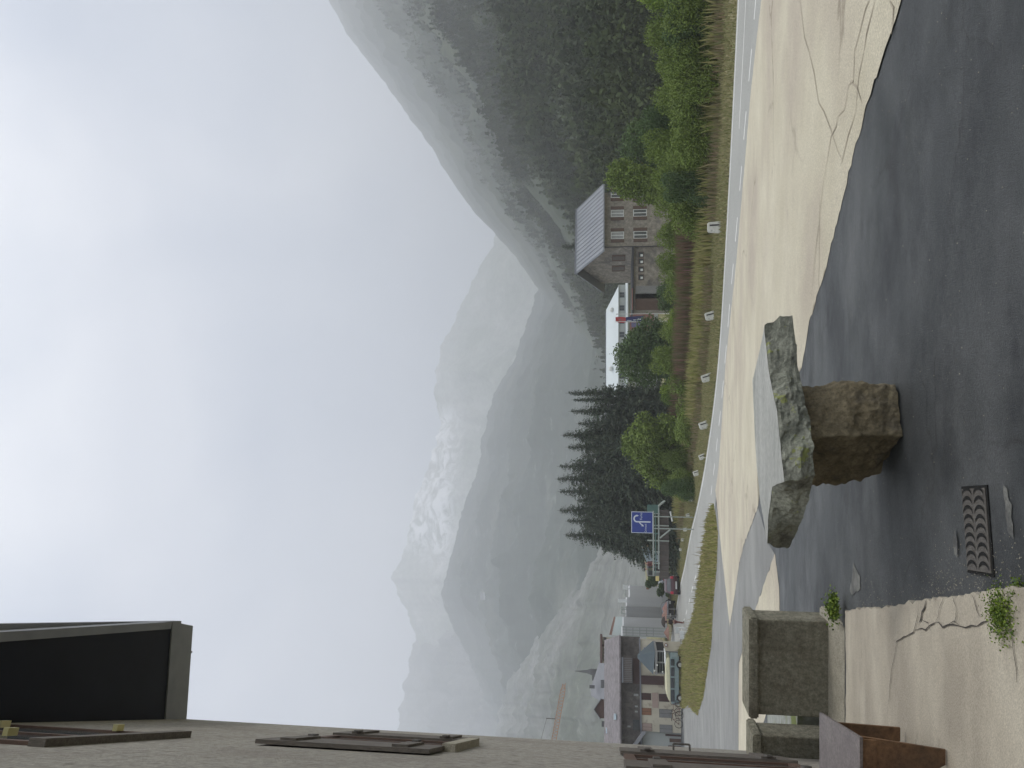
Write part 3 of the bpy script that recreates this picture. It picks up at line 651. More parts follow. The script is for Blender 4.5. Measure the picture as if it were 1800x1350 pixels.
# ---------------------------------------------------------------- rusty steel bench
bench = thing('steel_bench', 'low rusty steel bench with tapering plate legs against the house wall', 'bench', (-1.95, 4.1, 0))
q0, q1 = onz(1441, 1252, .42), onz(1512, 1296, .42)
lp = lambda p: Vector((p.x + 1.95, p.y - 4.1, p.z))
e0, e1 = lp(q0), lp(q1)
MB().prism([e0 + Vector((0, 0, -.012)), e1 + Vector((0, 0, -.012)), e1 + Vector((-.34, 0, -.012)), e0 + Vector((-.48, 0, -.012))], (0, 0, .014)).build('seat', 'bench_top', bench)
f0, f1 = lp(onz(1572, 1267, 0)), lp(onz(1651, 1306, 0))
for e_, yy, k in ((e0, -.10, .42), (e1, .03, .30)):
    ft = lp(onz(1572, 1267, .03)) if e_ is e0 else lp(onz(1651, 1306, .03)); yl = e_.y + yy
    MB().prism([(e_.x - .01, yl, .405), (ft.x + .0, yl, .03), (ft.x - .07, yl, .03), (ft.x - .12 - k * .6, yl, .405)], (0, .012, 0)).build('leg', 'rust', bench)
MB().box((e1.x - .30, e1.y + .02, .34), (e1.x - .02, e1.y + .035, .405)).build('rail', 'rust', bench)

# ---------------------------------------------------------------- stone table
tb = thing('stone_table', 'rough stone table of a thick lichen spotted slab on a brown boulder', 'table', (-.25, 4.6, 0))
tl = lambda p: Vector((p.x + .25, p.y - 4.6, p.z))
outl = [tl(onz(*q, .68)) for q in [(1343, 572), (1338, 600), (1322, 670), (1325, 740), (1329, 817), (1336, 881), (1344, 930), (1348, 957), (1350, 905), (1357, 855), (1378, 846), (1372, 793), (1365, 724), (1351, 656), (1343, 582)]]
def slab():
    low = [.155, .155, .15, .15, .15, .14, .12, .11, .13, .16, .17, .175, .18, .16, .155]
    ins = [(0, 0)] * 15
    n = len(outl); P, PB = [], []
    botl = [tl(onz(*q, .515)) for q in [(1393, 555)] + [(1400, 600)] * 6 + [(1388, 961), (1405, 925), (1420, 882), (1432, 836), (1429, 785), (1418, 720), (1404, 655), (1396, 578)]]
    for i in range(1, 7): botl[i] = Vector((outl[i].x, outl[i].y - .03, 0))
    for i in range(n):
        a, b = outl[i], outl[(i + 1) % n]; k = max(1, int((b - a).length / .022)); nn = (b - a).normalized().cross(Vector((0, 0, 1)))
        for j in range(k):
            t = j / k; p = a.lerp(b, t); P.append(p); PB.append(botl[i].lerp(botl[(i + 1) % n], t))
    n = len(P); V = []; rings = 9; cx, cy = sum(p.x for p in P) / n, sum(p.y for p in P) / n
    for r_ in range(rings + 1):
        t = r_ / rings
        for i, p in enumerate(P):
            d = Vector((p.x - cx, p.y - cy, 0)).normalized(); z = .68 - .165 * t
            g = p.lerp(PB[i], t ** .8); k = noise.fractal(Vector((p.x * 9, p.y * 9, z * 16)), .8, 2.1, 5) * .024 + noise.noise(Vector((p.x * 26, p.y * 26, z * 30))) * .008
            bul = .010 * math.sin(t * math.pi)
            q = g + d * (k * (.35 if r_ == 0 else 1) + bul)
            V.append((q.x, q.y, z - (.004 if r_ == 0 else 0) + (noise.noise(Vector((p.x * 12, p.y * 12, 5))) * .012 if r_ == rings else 0)))
    Fc = [(r_ * n + i, r_ * n + (i + 1) % n, (r_ + 1) * n + (i + 1) % n, (r_ + 1) * n + i) for r_ in range(rings) for i in range(n)]
    me = bpy.data.meshes.new('slab'); b = bmesh.new(); vs = [b.verts.new(v) for v in V]
    for f in Fc: b.faces.new([vs[i] for i in f])
    b.faces.new(vs[-n:]); me.materials.append(M['slab_stone'])
    bmesh.ops.recalc_face_normals(b, faces=b.faces[:]); b.to_mesh(me); b.free()
    o = bpy.data.objects.new('slab', me); C.objects.link(o); o.parent = tb
    # the dressed upper face
    b = bmesh.new(); vs = [b.verts.new((v[0], v[1], v[2] + .0015)) for v in V[:n]]; f = b.faces.new(vs); bmesh.ops.recalc_face_normals(b, faces=[f])
    me = bpy.data.meshes.new('table_top'); b.to_mesh(me); b.free(); me.materials.append(M['slab_top'])
    o = bpy.data.objects.new('table_top', me); C.objects.link(o); o.parent = tb
slab()
def pedestal():
    # rings of a rough eight-sided block, wide at the top
    fr, fc, fl = tl(onz(1567, 684, 0)), tl(onz(1576, 765, 0)), tl(onz(1535, 835, 0))
    bot = [fr, fr.lerp(fc, .5) + Vector((0, -.01, 0)), fc, fc.lerp(fl, .5), fl, fl + Vector((.05, .22, 0)), fr + Vector((-.12, .42, 0)), fr + Vector((.03, .2, 0))]
    tr, tc_, tl_ = tl(at(1415, 692, 4.62)), tl(at(1432, 770, 4.50)), tl(at(1432, 862, 4.85))
    top = [tr, tr.lerp(tc_, .5), tc_, tc_.lerp(tl_, .5), tl_, tl_ + Vector((.08, .2, 0)), tr + Vector((-.15, .4, 0)), tr + Vector((0, .2, 0))]
    mr_, mc_, ml_ = tl(at(1505, 670, 4.57)), tl(at(1505, 765, 4.47)), tl(at(1500, 852, 4.86))
    mid_ = [mr_, mr_.lerp(mc_, .5), mc_, mc_.lerp(ml_, .5), ml_, ml_ + Vector((.06, .2, 0)), mr_ + Vector((-.12, .42, 0)), mr_ + Vector((.0, .22, 0))]
    V = []; n = 140; rings = 60
    def loop(Ls, u):
        k = u * 8; i = int(k) % 8; t = k - int(k); t2 = t; return Ls[i].lerp(Ls[(i + 1) % 8], t2)
    for r_ in range(rings + 1):
        t = r_ / rings; z = .012 * 0 - .03 + t * .56
        for i in range(n):
            u = i / n; a = loop(bot, u); b = loop(mid_, u); c = loop(top, u); q = a.lerp(b, t * 2) if t < .5 else b.lerp(c, t * 2 - 1)
            d = Vector((q.x, q.y - .2, 0)).normalized(); k = noise.fractal(Vector((q.x * 6, q.y * 6, z * 6 + 4)), .7, 2.1, 6) * .030 + abs(noise.noise(Vector((q.x * 15, q.y * 15, z * 15)))) * -.022
            q = q + d * k; V.append((q.x, q.y, z))
    Fc = [(r_ * n + i, r_ * n + (i + 1) % n, (r_ + 1) * n + (i + 1) % n, (r_ + 1) * n + i) for r_ in range(rings) for i in range(n)]
    fast('boulder', V, Fc, 'base_stone', parent=tb)
pedestal()

# weeds in the cracks
def tuft(label, loc, n, h, spread, mat='moss', seed=1):
    r = np.random.default_rng(seed); P = np.stack([r.normal(0, spread, n), r.normal(0, spread, n), np.abs(r.normal(0, h * .4, n))], 1)
    V, Fc = cards(P, h * .30, flat=.5, asp=.7); o = fast('weed', V, Fc, mat, np.repeat(r.uniform(0, 1, n), 4)); o.location = loc; tag(o, label, 'weed', kind='stuff'); return o
MB_ = None
tuft('broad patch of low green weeds growing out of the cracked concrete edge', onz(1762, 1078, .03), 1600, .035, .05, 'leaf_lime', 2)
tuft('small mossy weed tuft at the right foot of the wide granite block', onz(1470, 1068, -.13), 1300, .07, .05, 'leaf_lime', 3)
tuft('tiny weed at the asphalt edge near the bottom of the yard', onz(1795, 1040, .0), 300, .04, .022, 'leaf_lime', 4)

# ---------------------------------------------------------------- verge: grass, weeds and fireweed
def scatter_ground(n, inside, box):
    o = []
    x0, x1, y0, y1 = box
    while len(o) < n:
        x, y = random.uniform(x0, x1), random.uniform(y0, y1)
        if inside(x, y): o.append((x, y, ground(x, y)))
    return o
def verge_pts(n, d0, d1, i0, i1, zoff=0, dens=None):
    o = []
    while len(o) < n:
        t = random.uniform(i0, i1); i = int(t); f_ = t - i; i = min(i, len(RL) - 2)
        p = RL[i].lerp(RL[i + 1], f_); nn = RN[i]; d = random.uniform(d0, d1)
        x, y = p.x + nn.x * d, p.y + nn.y * d
        if dens and not dens(x, y, d): continue
        o.append((x, y, ground(x, y) + zoff))
    return o
blades('verge_grass', verge_pts(42000, .15, 5.0, 12, 88), .16, .03, 'grass', .5, label='short dry green grass on the verge behind the road', cat='grass')
blades('verge_weed', verge_pts(7500, 3.6, 6.0, 12, 84, dens=lambda x, y, d: noise.noise(Vector((x * .35, y * .35, 0))) > -.1), .5, .03, 'dry_weed', .25, label='tall brown dry weeds behind the guard stones', cat='weeds')
blades('fireweed', verge_pts(9000, 8.0, 9.8, 33, 66), 1.55, .045, 'fireweed', .15, label='pink fireweed band beyond the dry weeds', cat='flowers')
blades('scrub', verge_pts(34000, 5.0, 15, 8, 84), .85, .06, 'grass_green', .4, label='green scrub between the verge and the bushes', cat='scrub')
strip = G([(1254.6, 884), (1262.5, 937), (1260.5, 996), (1254.6, 1055), (1250.7, 1134), (1244.8, 1173), (1237, 1224), (1227, 1257), (1211, 1237), (1204, 1245), (1193, 1240), (1192, 1150), (1212, 1110), (1222, 1080), (1231, 1015), (1244.8, 914)])
SP = [(p.x, p.y) for p in strip]
def inpoly(x, y, P=SP):
    c = False; j = len(P) - 1
    for i in range(len(P)):
        if (P[i][1] > y) != (P[j][1] > y) and x < (P[j][0] - P[i][0]) * (y - P[i][1]) / (P[j][1] - P[i][1]) + P[i][0]: c = not c
        j = i
    return c
sheet('grass_strip', strip, 'terrain', .012, step=2, jag=.1)
bx = (min(p[0] for p in SP), max(p[0] for p in SP), min(p[1] for p in SP), max(p[1] for p in SP))
sp = [(x, y, base(y)) for x, y, z in scatter_ground(15000, inpoly, bx)]
blades('strip_grass', sp, .24, .035, 'grass_green', .4, label='long green grass on the island between the two roads', cat='grass')
blades('strip_stalk', random.sample(sp, 700), .55, .02, 'dry_weed', .3, label='scattered brown seed stalks on the grass island', cat='weeds')

# ---------------------------------------------------------------- white guard stones along the road
def guard_stone():
    t = thing('guard_stone', 'x', 'guard stone', group='white guard stones along the road')
    b = MB(); b.hexa([(-.25, -.14, -.15), (.25, -.14, -.15), (.25, .14, -.15), (-.25, .14, -.15), (-.20, -.10, .56), (.18, -.10, .56), (.18, .10, .52), (-.20, .10, .52)])
    b.bevel(.035, 3)
    bmesh.ops.subdivide_edges(b.b, edges=b.b.edges[:], cuts=2, use_grid_fill=True)
    for v in b.b.verts: v.co += v.normal * 0 + Vector((noise.noise(v.co * 7), noise.noise(v.co * 7 + Vector((5, 0, 0))), 0)) * .02
    b.build('stone', 'white_stone', t)
    MB().hexa([(.035, -.150, .0), (.095, -.150, .0), (.09, -.14, .0), (.04, -.14, .0), (.03, -.116, .46), (.085, -.116, .46), (.08, -.1, .46), (.035, -.1, .46)]).build('dark_stripe', 'black_mark', t)
    return t
gs = guard_stone()
GS = [(1268, 399, 1.05, 0, 'upright square white guard stone nearest the viewer in front of the tall bushes'), (1258, 553, .9, -.22, 'white guard stone leaning left in front of the flags'), (1250, 662, .9, -.28, 'white guard stone leaning left below the round bush'), (1245, 745, .9, -.30, 'white guard stone leaning left below the light green tree'),
      (1240, 801, .68, -.35, 'small narrow white guard stone just before the bend, left of the light green tree'), (1230, 830, .75, -.3, 'leaning white guard stone at the start of the bend'), (1220, 877, .7, 0, 'upright white guard stone right of the blue sign'), (1214, 905, .62, -.2, 'small white guard stone below the right edge of the blue sign'),
      (1209, 931, .62, 0, 'small white guard stone below the left edge of the blue sign'), (1204, 949, .55, 0, 'small white guard stone below the pale blue tent'), (1200, 966, .55, 0, 'small white guard stone below the orange stripe of the tent')]
for k, (v, yi, sc, lean, lab) in enumerate(GS):
    o = gs if k == 0 else copy_tree(gs); o['label'] = lab; a, b = ray(v, yi); z = -4
    for _ in range(12): Y = (z - EYE) / b; z = ground(a * Y, Y)
    o.location = (a * Y, Y, z); o.rotation_euler = (0, lean, math.atan2(a * Y, Y) * -1 + .15); o.scale = (sc * 1.12,) * 3

# ---------------------------------------------------------------- bushes and trees
def bush(name, label, mat, rx, h, seed, nleaf, size=.14, group=None, tr=False, lo=.1):
    t = thing(name, label, 'bush' if not tr else 'tree', group=group)
    trunkmesh(t, h * .7, .05 if not tr else .11, seed, 6, 'stem' if not tr else 'trunk')
    crown('foliage' if not tr else 'crown', t, mat, rx, rx * .9, h, 16, nleaf, size, seed, lo); return t
protos = [bush('bush', 'b', m_, 2.4, 3.4, s, 9000, .15) for m_, s in (('leaf', 1), ('leaf', 2), ('leaf_lime', 3), ('leaf_dark', 4))]
used = set()
def put_bush(k, v_top, yi, Y, halfw, label, sink=.1, group='bushes beyond the verge'):
    t = protos[k] if k not in used else copy_tree(protos[k]); used.add(k); t['label'] = label; t['group'] = group
    p = at(v_top, yi, Y); z0 = ground(p.x, Y) - sink; h = p.z - z0; wd = halfw / (1370 / Y)
    t.location = (p.x, Y, z0); t.scale = (wd / 2.4, wd / 2.4 * .9, h / 3.4); t.rotation_euler = (0, 0, random.uniform(0, 6)); return t
BU = [(2, 1118, -20, 37.5, 75, 'bright lime green bush at the right edge of the photo'), (0, 1128, 60, 39.5, 62, 'second green bush from the right edge, behind the lime one'), (0, 1148, 118, 38.5, 55, 'low green bush in the gap where the slope foot shows'),
      (1, 1150, 172, 41, 55, 'low rounded green bush, fourth from the right edge'), (3, 1128, 215, 44, 55, 'dark green bush rising toward the stone house, fifth from the right edge'), (0, 1126, 262, 43, 48, 'green bush right of the stone house, sixth from the right edge'),
      (1, 1146, 300, 41, 48, 'green bush in front of the right end of the stone house'), (1, 1150, 355, 44, 48, 'green bush in front of the shuttered ground floor window'), (3, 1166, 330, 39.5, 45, 'dark low bush behind the nearest guard stone'), (0, 1150, 412, 48, 42, 'green bush below the downpipe of the stone house'), (1, 1154, 470, 50, 42, 'green bush below the small annex windows'),
      (3, 1157, 525, 52, 40, 'dark green bush below the annex doors'), (1, 1160, 575, 54, 36, 'green bush at the foot of the flagpoles'), (0, 1140, 630, 56, 42, 'green bush under the round tree'), (2, 1158, 690, 54, 36, 'yellowish green bush between round tree and spruces'),
      (1, 1160, 805, 54, 34, 'green bush left of the light green tree'), (3, 1165, 860, 56, 30, 'low dark bush by the right end of the bridge railing'), (3, 1170, 30, 36.5, 70, 'low dark bush behind the road at the right edge'), (0, 1172, 200, 38.5, 70, 'low green bush in front of the fourth and fifth bushes'), (1, 1182, 110, 37, 60, 'low green bush in front of the gap bush'),
      (0, 1180, 430, 43, 50, 'low green bush in front of the downpipe bush'), (1, 1186, 740, 50, 60, 'low green bush in front of the light green tree')]
BU += [(1, 1168, 145, 36.5, 60, 'low green bush between the nearest lime bush and the fifth bush, lowest row'), (0, 1172, 255, 38, 60, 'low green bush right of the nearest guard stone, lowest row'), (1, 1176, 380, 41, 55, 'low green bush behind the nearest guard stone on its left'), (0, 1166, 500, 47, 50, 'low green bush below the annex, lowest row'), (1, 1170, 600, 50, 50, 'low green bush in front of the round dark tree'),
       (0, 1174, 665, 50, 45, 'low green bush right of the light green tree'), (1, 1176, 850, 52, 45, 'low green bush left of the light green tree near the railing'), (2, 1172, 560, 47, 36, 'small yellowish bush before the flagpoles'), (0, 1160, 20, 36, 60, 'low green bush in front of the lime bush at the right edge')]
for b_ in BU:
    if b_[2] > 420 and b_[3] < 56: b_ = (b_[0], b_[1], b_[2], b_[3] + 6) + b_[4:]
    put_bush(*b_)
def put_tree(t, v_top, yi, Y, H, sink=.1):
    p = at(v_top, yi, Y); z0 = ground(p.x, Y) - sink; t.location = (p.x, Y, z0); t.scale = ((p.z - z0) / H,) * 3
t = bush('alder_tree', 'tall green alder partly covering the right end of the stone house roof', 'leaf', 2.2, 6.2, 21, 15000, .16, tr=True, lo=.15); put_tree(t, 1053, 318, 56, 6.2)
t = bush('alder_tree', 'green alder standing right of the stone house, behind the alder over its roof', 'leaf_dark', 2.6, 5.6, 22, 12000, .17, tr=True, lo=.12); put_tree(t, 1085, 262, 60, 5.6)
t = bush('round_tree', 'dark rounded broadleaf tree in front of the white roofed building', 'leaf_dark', 2.7, 5.0, 23, 15000, .18, tr=True, lo=.12); put_tree(t, 1080, 620, 70, 5.0); t.scale = (t.scale[0] * 1.15, t.scale[1], t.scale[2])
t = bush('round_tree', 'light green broadleaf tree in front of the spruces', 'leaf', 2.2, 4.4, 24, 12000, .17, tr=True, lo=.1); put_tree(t, 1089, 765, 60, 4.4)
t = bush('round_tree', 'smaller green broadleaf tree right behind the light green tree', 'leaf', 2.2, 3.6, 25, 9000, .17, tr=True, lo=.1); put_tree(t, 1118, 822, 62, 3.6)
SPR = [(994, 691, 82, 'sparse spruce tip standing in front of the white roof, rightmost of the clump', .10), (1004, 703, 84, 'thin spruce just left of the rightmost one', .08), (999, 723, 82, 'narrow spruce, third from the right of the clump', .17), (985, 765, 84, 'spruce with twin tips behind the light green tree', .22), (994, 786, 82, 'short topped spruce beside the twin tipped one', .2),
       (979, 820, 84, 'broad spruce in the middle of the clump', .24), (975, 842, 86, 'tallest spruce of the clump, its tip the highest', .2), (980, 864, 83, 'spruce left of the tallest one', .2), (979, 897, 84, 'pointed spruce above the right edge of the blue sign', .2), (993, 916, 82, 'broad spruce above the blue sign', .26), (990, 940, 84, 'spruce with a ragged crown, leftmost tall one', .24), (1060, 962, 86, 'low spruce behind the pale tent, at the left end of the clump', .3), (1012, 745, 87, 'lower spruce filling the gap right of the twin tipped one', .26), (1020, 802, 80, 'lower dark spruce before the short topped one', .28), (1010, 880, 80, 'lower dark spruce in front of the tallest ones', .3), (1030, 925, 79, 'lower dark spruce right behind the blue sign', .32), (1025, 850, 79, 'dark spruce low in the middle of the clump', .3), (1035, 945, 88, 'shadowy spruce behind the left end of the blue sign', .3)]
pro = {}
for i, (v, yi, Y, lab, rr_) in enumerate(SPR):
    rr_ *= 1.25; key = (round(rr_ / .05), i % 2)
    if key not in pro: pro[key] = t = spruce('spruce', lab, 11.5, 40 + i, 11.5 * rr_)
    else: t = copy_tree(pro[key]); t['label'] = lab
    put_tree(t, v, yi, Y, 11.5, .3); t.rotation_euler = (0, 0, random.uniform(0, 6))
t = spruce('spruce', 'lone hazy spruce rising behind the ridge of the stone house', 9, 77, 1.9, group=None); put_tree(t, 984, 434, 150, 9)
t = copy_tree(t); t['label'] = 'faint spruce on the slope right of the lone hazy one'; put_tree(t, 1008, 428, 152, 9)

# hillside forest: more trees than anyone could count, one mass
def forest():
    P, S, T = [], [], []; r = rng
    def add(n, q0, q1, y0, y1, leaves, size, prof=None):
        for _ in range(n):
            yi = random.uniform(y0, y1); q = random.uniform(q0 ** .5, q1 ** .5) ** 2; x, Y, z = near_hill.pt(yi, q)
            cl = noise.noise(Vector((x / 60, Y / 60, 2)))
            if q > .035 and cl < -.36 + (q * .45) + max(0, yi - 220) * .0012: continue
            con = random.random() < .42; H = random.uniform(5, 10) if con else random.uniform(3, 6.5); rad = H * (.24 if con else .5)
            k = leaves; zz = r.uniform(0.02, 1, k); a = r.uniform(0, 6.28, k); rd = rad * ((1 - zz) ** .8 if con else np.sqrt(np.clip(1 - (2 * zz - 1) ** 2, 0, 1)) * .95 + .1) * r.uniform(.5, 1.05, k)
            P.append(np.stack([x + np.cos(a) * rd, Y + np.sin(a) * rd, z + zz * H], 1)); S.append(np.full(k, size * H / 7)); T.append(np.full(k, (0 if con else .3) + random.uniform(0, .45) + .9 * noise.noise(Vector((x / 38, Y / 38, 9)))) + r.uniform(-.1, .15, k))
    add(1500, .004, .05, -250, 560, 120, .62)
    add(9000, .03, .20, -250, 700, 42, 1.2)
    add(9000, .15, .5, -200, 700, 18, 2.1)
    P = np.concatenate(P); S = np.concatenate(S); T = np.clip(np.concatenate(T), 0, 1)
    V, Fc = cards(P, S, asp=.7); o = fast('forest', V, Fc, 'forest', np.repeat(T, 4)); tag(o, 'dark mixed woodland covering the steep hillside at the right', 'forest', kind='stuff')
forest()

# ================================================================ buildings, vehicles and people in the village
def win(parent, x0, x1, z0, z1, y=0, shut=None, sw=.35, mull=True, fm='frame_white', pm='pane', proud=.03):
    w_ = bpy.data.objects.new('window', None); C.objects.link(w_); w_.parent = parent; w_.location = (x0, y, z0); W_, H = x1 - x0, z1 - z0
    b = MB(); t = .06; b.box((0, -proud, 0), (t, .02, H)).box((W_ - t, -proud, 0), (W_, .02, H)).box((t, -proud, H - t), (W_ - t, .02, H)).box((t, -proud, 0), (W_ - t, .02, t))
    if mull: b.box((W_ / 2 - .04, -proud, t), (W_ / 2 + .04, .02, H - t))
    b.build('frame', fm, w_); MB().box((t, -proud * .4, t), (W_ - t, .02, H - t)).build('pane', pm, w_)
    if shut:
        for sx in (-sw - .02, W_ + .02): MB().box((sx, -proud - .03, -.02), (sx + sw, -.004, H + .02)).build('shutter', shut, w_)
    return w_

# ---- stone house with metal roof
Cn = at(1100, 434, 80); Zg = -5.2; A20 = R(20)
sh = thing('stone_house', 'grey stone house with steep metal roof and brown shutters beyond the road', 'house', (Cn.x, 80, 0), A20)
zE = at(1058, 434, 80).z + .1; zR = at(1016, 420, 84.5).z; Wd, Dp = 6.6, 8.0
MB().prism([(0, 0, Zg), (0, 0, zE), (0, Dp / 2, zR - .25), (0, Dp, zE), (0, Dp, Zg)], (Wd, 0, 0)).build('wall', 'wall_stone', sh)
ov = .75; go = .9
def slope(y0, z0, y1, z1, x0, x1, th=.12):
    return [(x0, y0, z0), (x1, y0, z0), (x1, y1, z1), (x0, y1, z1)]
kz = (zR - zE) / (Dp / 2)
rf = MB(); rf.prism(slope(-ov, zE - ov * kz + .1, Dp / 2, zR + .1, -go, Wd + .6), (0, 0, .12)).prism(slope(Dp / 2 + .002, zR + .1, Dp + ov, zE - ov * kz + .1, -go, Wd + .6), (0, 0, .12))
roof = rf.build('roof', 'metal_roof', sh)
sb = MB()
for i in range(17):
    x = -go + .1 + i * (Wd + go + .4) / 16
    sb.prism([(x, -ov, zE - ov * kz + .22), (x + .07, -ov, zE - ov * kz + .22), (x + .07, Dp / 2, zR + .22), (x, Dp / 2, zR + .22)], (0, 0, .07))
sb.build('standing_seam', 'metal_roof', roof)
MB().box((-go, Dp / 2 - .1, zR + .21), (Wd + .6, Dp / 2 + .1, zR + .34)).build('ridge_cap', 'grey_board', roof)
zz = lambda v: at(v, 434, 80).z
for x0 in (.62, 3.25, 5.6):
    win(sh, x0 + .32, x0 + 1.18, zz(1097), zz(1074), 0, 'shutter_brown', .38, pm='curtain' if x0 < 5 else 'pane')
    win(sh, x0 + .32, x0 + 1.18, zz(1138), zz(1114), 0, 'shutter_brown', .38)
MB().tube((-.03, -.08, Zg), (-.03, -.08, zE), .05).build('downpipe', 'black_mark', sh)
for yy in (1.6, 3.9):
    g = bpy.data.objects.new('window', None); C.objects.link(g); g.parent = sh; g.location = (0, yy, zz(1100))
    MB().box((-.04, 0, 0), (.02, 1.3, zz(1076) - zz(1100))).build('frame', 'shutter_brown', g); MB().box((-.06, .3, .08), (.02, 1.0, zz(1076) - zz(1100) - .08)).build('pane', 'old_wood', g)
an = bpy.data.objects.new('annex', None); C.objects.link(an); an.parent = sh; an.rotation_euler = (0, 0, -A20)
MB().box((-6.5, .15, Zg), (-.06, 4, zz(1114))).build('wall', 'wall_stone', an); MB().box((-6.8, -.15, zz(1114)), (-.06, 4.2, zz(1111))).build('flat_roof', 'black_mark', an)
for yi in (448, 459.5, 473.5, 487.5):
    x = (434 - yi) / 17.1; w_ = win(an, x - .3, x + .3, zz(1132), zz(1122), .15, None, mull=False, fm='shutter_brown'); MB().box((.12, -.05, .1), (.35, -.035, .35)).build('curtain', 'frame_white', w_)
for yi, wd in ((514, 1.3), (531, 1.7)):
    x = (434 - yi) / 17.1; MB().box((x - wd / 2, .08, Zg), (x + wd / 2, .152, zz(1117))).build('door', 'shutter_brown' if wd > 1.5 else 'grey_door', an)
MB().box((-6.5, -.3, zz(1112)), (-4.3, -.1, zz(1110.5))).build('fascia_sign', 'banner_red', an)

# ---- long white roofed building
wb = thing('white_building', 'long white building with pale roof and rows of small windows beyond the round tree', 'building', (at(1066, 600, 125).x, 125, 0))
def wx(yi): return (600 - yi) / (1365 / 125)
wz = lambda v: at(v, 600, 125).z
r = MB(); zr, ze = wz(1065.5), wz(1087)
P = [(wx(503), 0, ze), (wx(760), 0, ze), (wx(760), 10, ze), (wx(503), 10, ze), (wx(541), 3.5, zr), (wx(760), 3.5, zr), (wx(760), 6.5, zr), (wx(541), 6.5, zr)]
r.hexa(P); wr = r.build('roof', 'white_roof', wb)
MB().box((wx(545), 4, zr), (wx(760), 4.4, zr + .12)).build('ridge_cap', 'roof_grey', wr)
for yi, v in ((543, 1075.5), (648, 1074)): MB().ball((wx(yi), 1.6, wz(v)), .42).build('roof_dome', 'frame_white', wr)
MB().box((wx(500) , .5, -8), (wx(760), 9.5, ze + .01)).build('wall', 'grey_wall', wb)
MB().prism([(wx(496), -1.2, wz(1104)), (wx(760), -1.2, wz(1104)), (wx(760), .52, wz(1101)), (wx(496), .52, wz(1101))], (0, 0, .14)).build('lower_eave', 'white_roof', wb)
for yi in (518, 541, 564, 588, 612, 637, 661, 686): win(wb, wx(yi) - .45, wx(yi) + .45, wz(1098), wz(1089), .5, None, fm='roof_grey')
bn = thing('banner_wall', 'red and violet painted hoarding behind the flags', 'hoarding', (at(1120, 565, 100).x, 100, 0))
bz = lambda v: at(v, 565, 100).z; bxx = lambda yi: (565 - yi) / 13.7
MB().box((bxx(582), 0, bz(1150)), (bxx(549), .12, bz(1107))).build('board', 'banner_red', bn)
MB().box((bxx(575), -.03, bz(1136)), (bxx(567), -.002, bz(1110))).build('violet_panel', 'banner_violet', bn)
MB().box((bxx(548.5), 0, bz(1150)), (bxx(546), .12, bz(1112))).build('post', 'grey_wall', bn)

# ---- flags
def flag(name, label, yi, vtop, pts, mat, Y=74, marks=()):
    x = at(1100, yi, Y).x; z0 = ground(x, Y) - .2; t = thing(name, label, 'flag', (x, Y, z0), group='flags on the white poles')
    zt = at(vtop, yi, Y).z - z0; MB().tube((0, 0, 0), (0, 0, zt), .035, .025).build('pole', 'frame_white', t)
    px = lambda y_: (yi - y_) / (1368 / Y); pz = lambda v: at(v, yi, Y).z - z0
    b = MB(); n = len(pts); rows = []
    for v, ya, yb in pts: rows.append([(px(ya + (yb - ya) * k / 5), .05 * math.sin(k * 1.4 + v * .2) - .04, pz(v)) for k in range(6)])
    for i in range(n - 1):
        for k in range(5): b.poly([rows[i][k], rows[i][k + 1], rows[i + 1][k + 1], rows[i + 1][k]])
    bmesh.ops.remove_doubles(b.b, verts=b.b.verts[:], dist=.001); fl = b.build('cloth', mat, t)
    for (v0, v1, ya, yb, mm) in marks: MB().box((px(ya), -.12, pz(v1)), (px(yb), -.095, pz(v0))).build('emblem', mm, fl)
    return t
flag('flag', 'drooping red flag on the upper part of a white pole before the white building', 566, 1080, [(1082, 564, 557), (1087, 567, 557), (1094, 567.5, 557), (1100, 567, 558)], 'red_flag', marks=[(1088, 1092, 563.5, 561, 'banner_red')])
flag('flag', 'long dark blue banner flag with a white emblem hanging beside the red flag', 565, 1082, [(1100, 564.5, 557.5), (1110, 564.7, 556.5), (1120, 565, 556), (1131, 565.4, 555.5)], 'blue_flag', Y=73.5, marks=[(1113, 1121, 563.5, 562, 'letter'), (1121, 1126.5, 562.5, 560.5, 'letter'), (1102, 1110, 564, 563, 'letter')])
fp = thing('flagpole', 'bare white pole right of the two flags', 'flagpole', (at(1100, 552, 74).x, 74, -5.6)); MB().tube((0, 0, 0), (0, 0, at(1084, 552, 74).z + 5.6), .04, .025).build('pole', 'frame_white', fp); MB().ball((0, 0, at(1084, 552, 74).z + 5.6), .07).build('finial', 'chrome', fp)

# ---- railway bridge with railings, tent, sign
YB = 66; kb = 1368 / YB; bx0 = lambda yi: (950 - yi) / kb; bz = lambda v: at(v, 950, YB).z
br = thing('girder_bridge', 'dark steel girder footbridge with pale green railings behind the blue road sign', 'bridge', (at(1150, 950, YB).x, YB, 0))
MB().box((bx0(1018), .2, bz(1176)), (bx0(898), .5, bz(1159.5))).build('girder', 'girder', br)
for k, (va, vb, yl, yr, mt) in enumerate(((1147.2, 1149.6, 1012, 898, 'steel_pale'), (1156.6, 1159, 1000, 888, 'steel_pale'), (1152, 1153, 1012, 898, 'steel_green'))):
    MB().box((bx0(yl), -.06, bz(vb)), (bx0(yr), .06, bz(va))).build('rail', mt, br)
for yi in (903, 924, 938, 950.5, 970, 990, 1005): MB().box((bx0(yi) - .04, -.03, bz(1176 if yi in (924, 950.5) else 1160)), (bx0(yi) + .04, .15, bz(1138 if yi == 950.5 else 1148))).build('post', 'steel_pale' if yi != 938 else 'steel_green', br)
for (v0, y0, v1, y1) in ((1160, 945, 1178, 930), (1158, 888, 1168, 880), (1157, 890, 1169, 880)): MB().tube((bx0(y0), -.1, bz(v0)), (bx0(y1), -.1, bz(v1)), .07).build('brace', 'steel_pale', br)
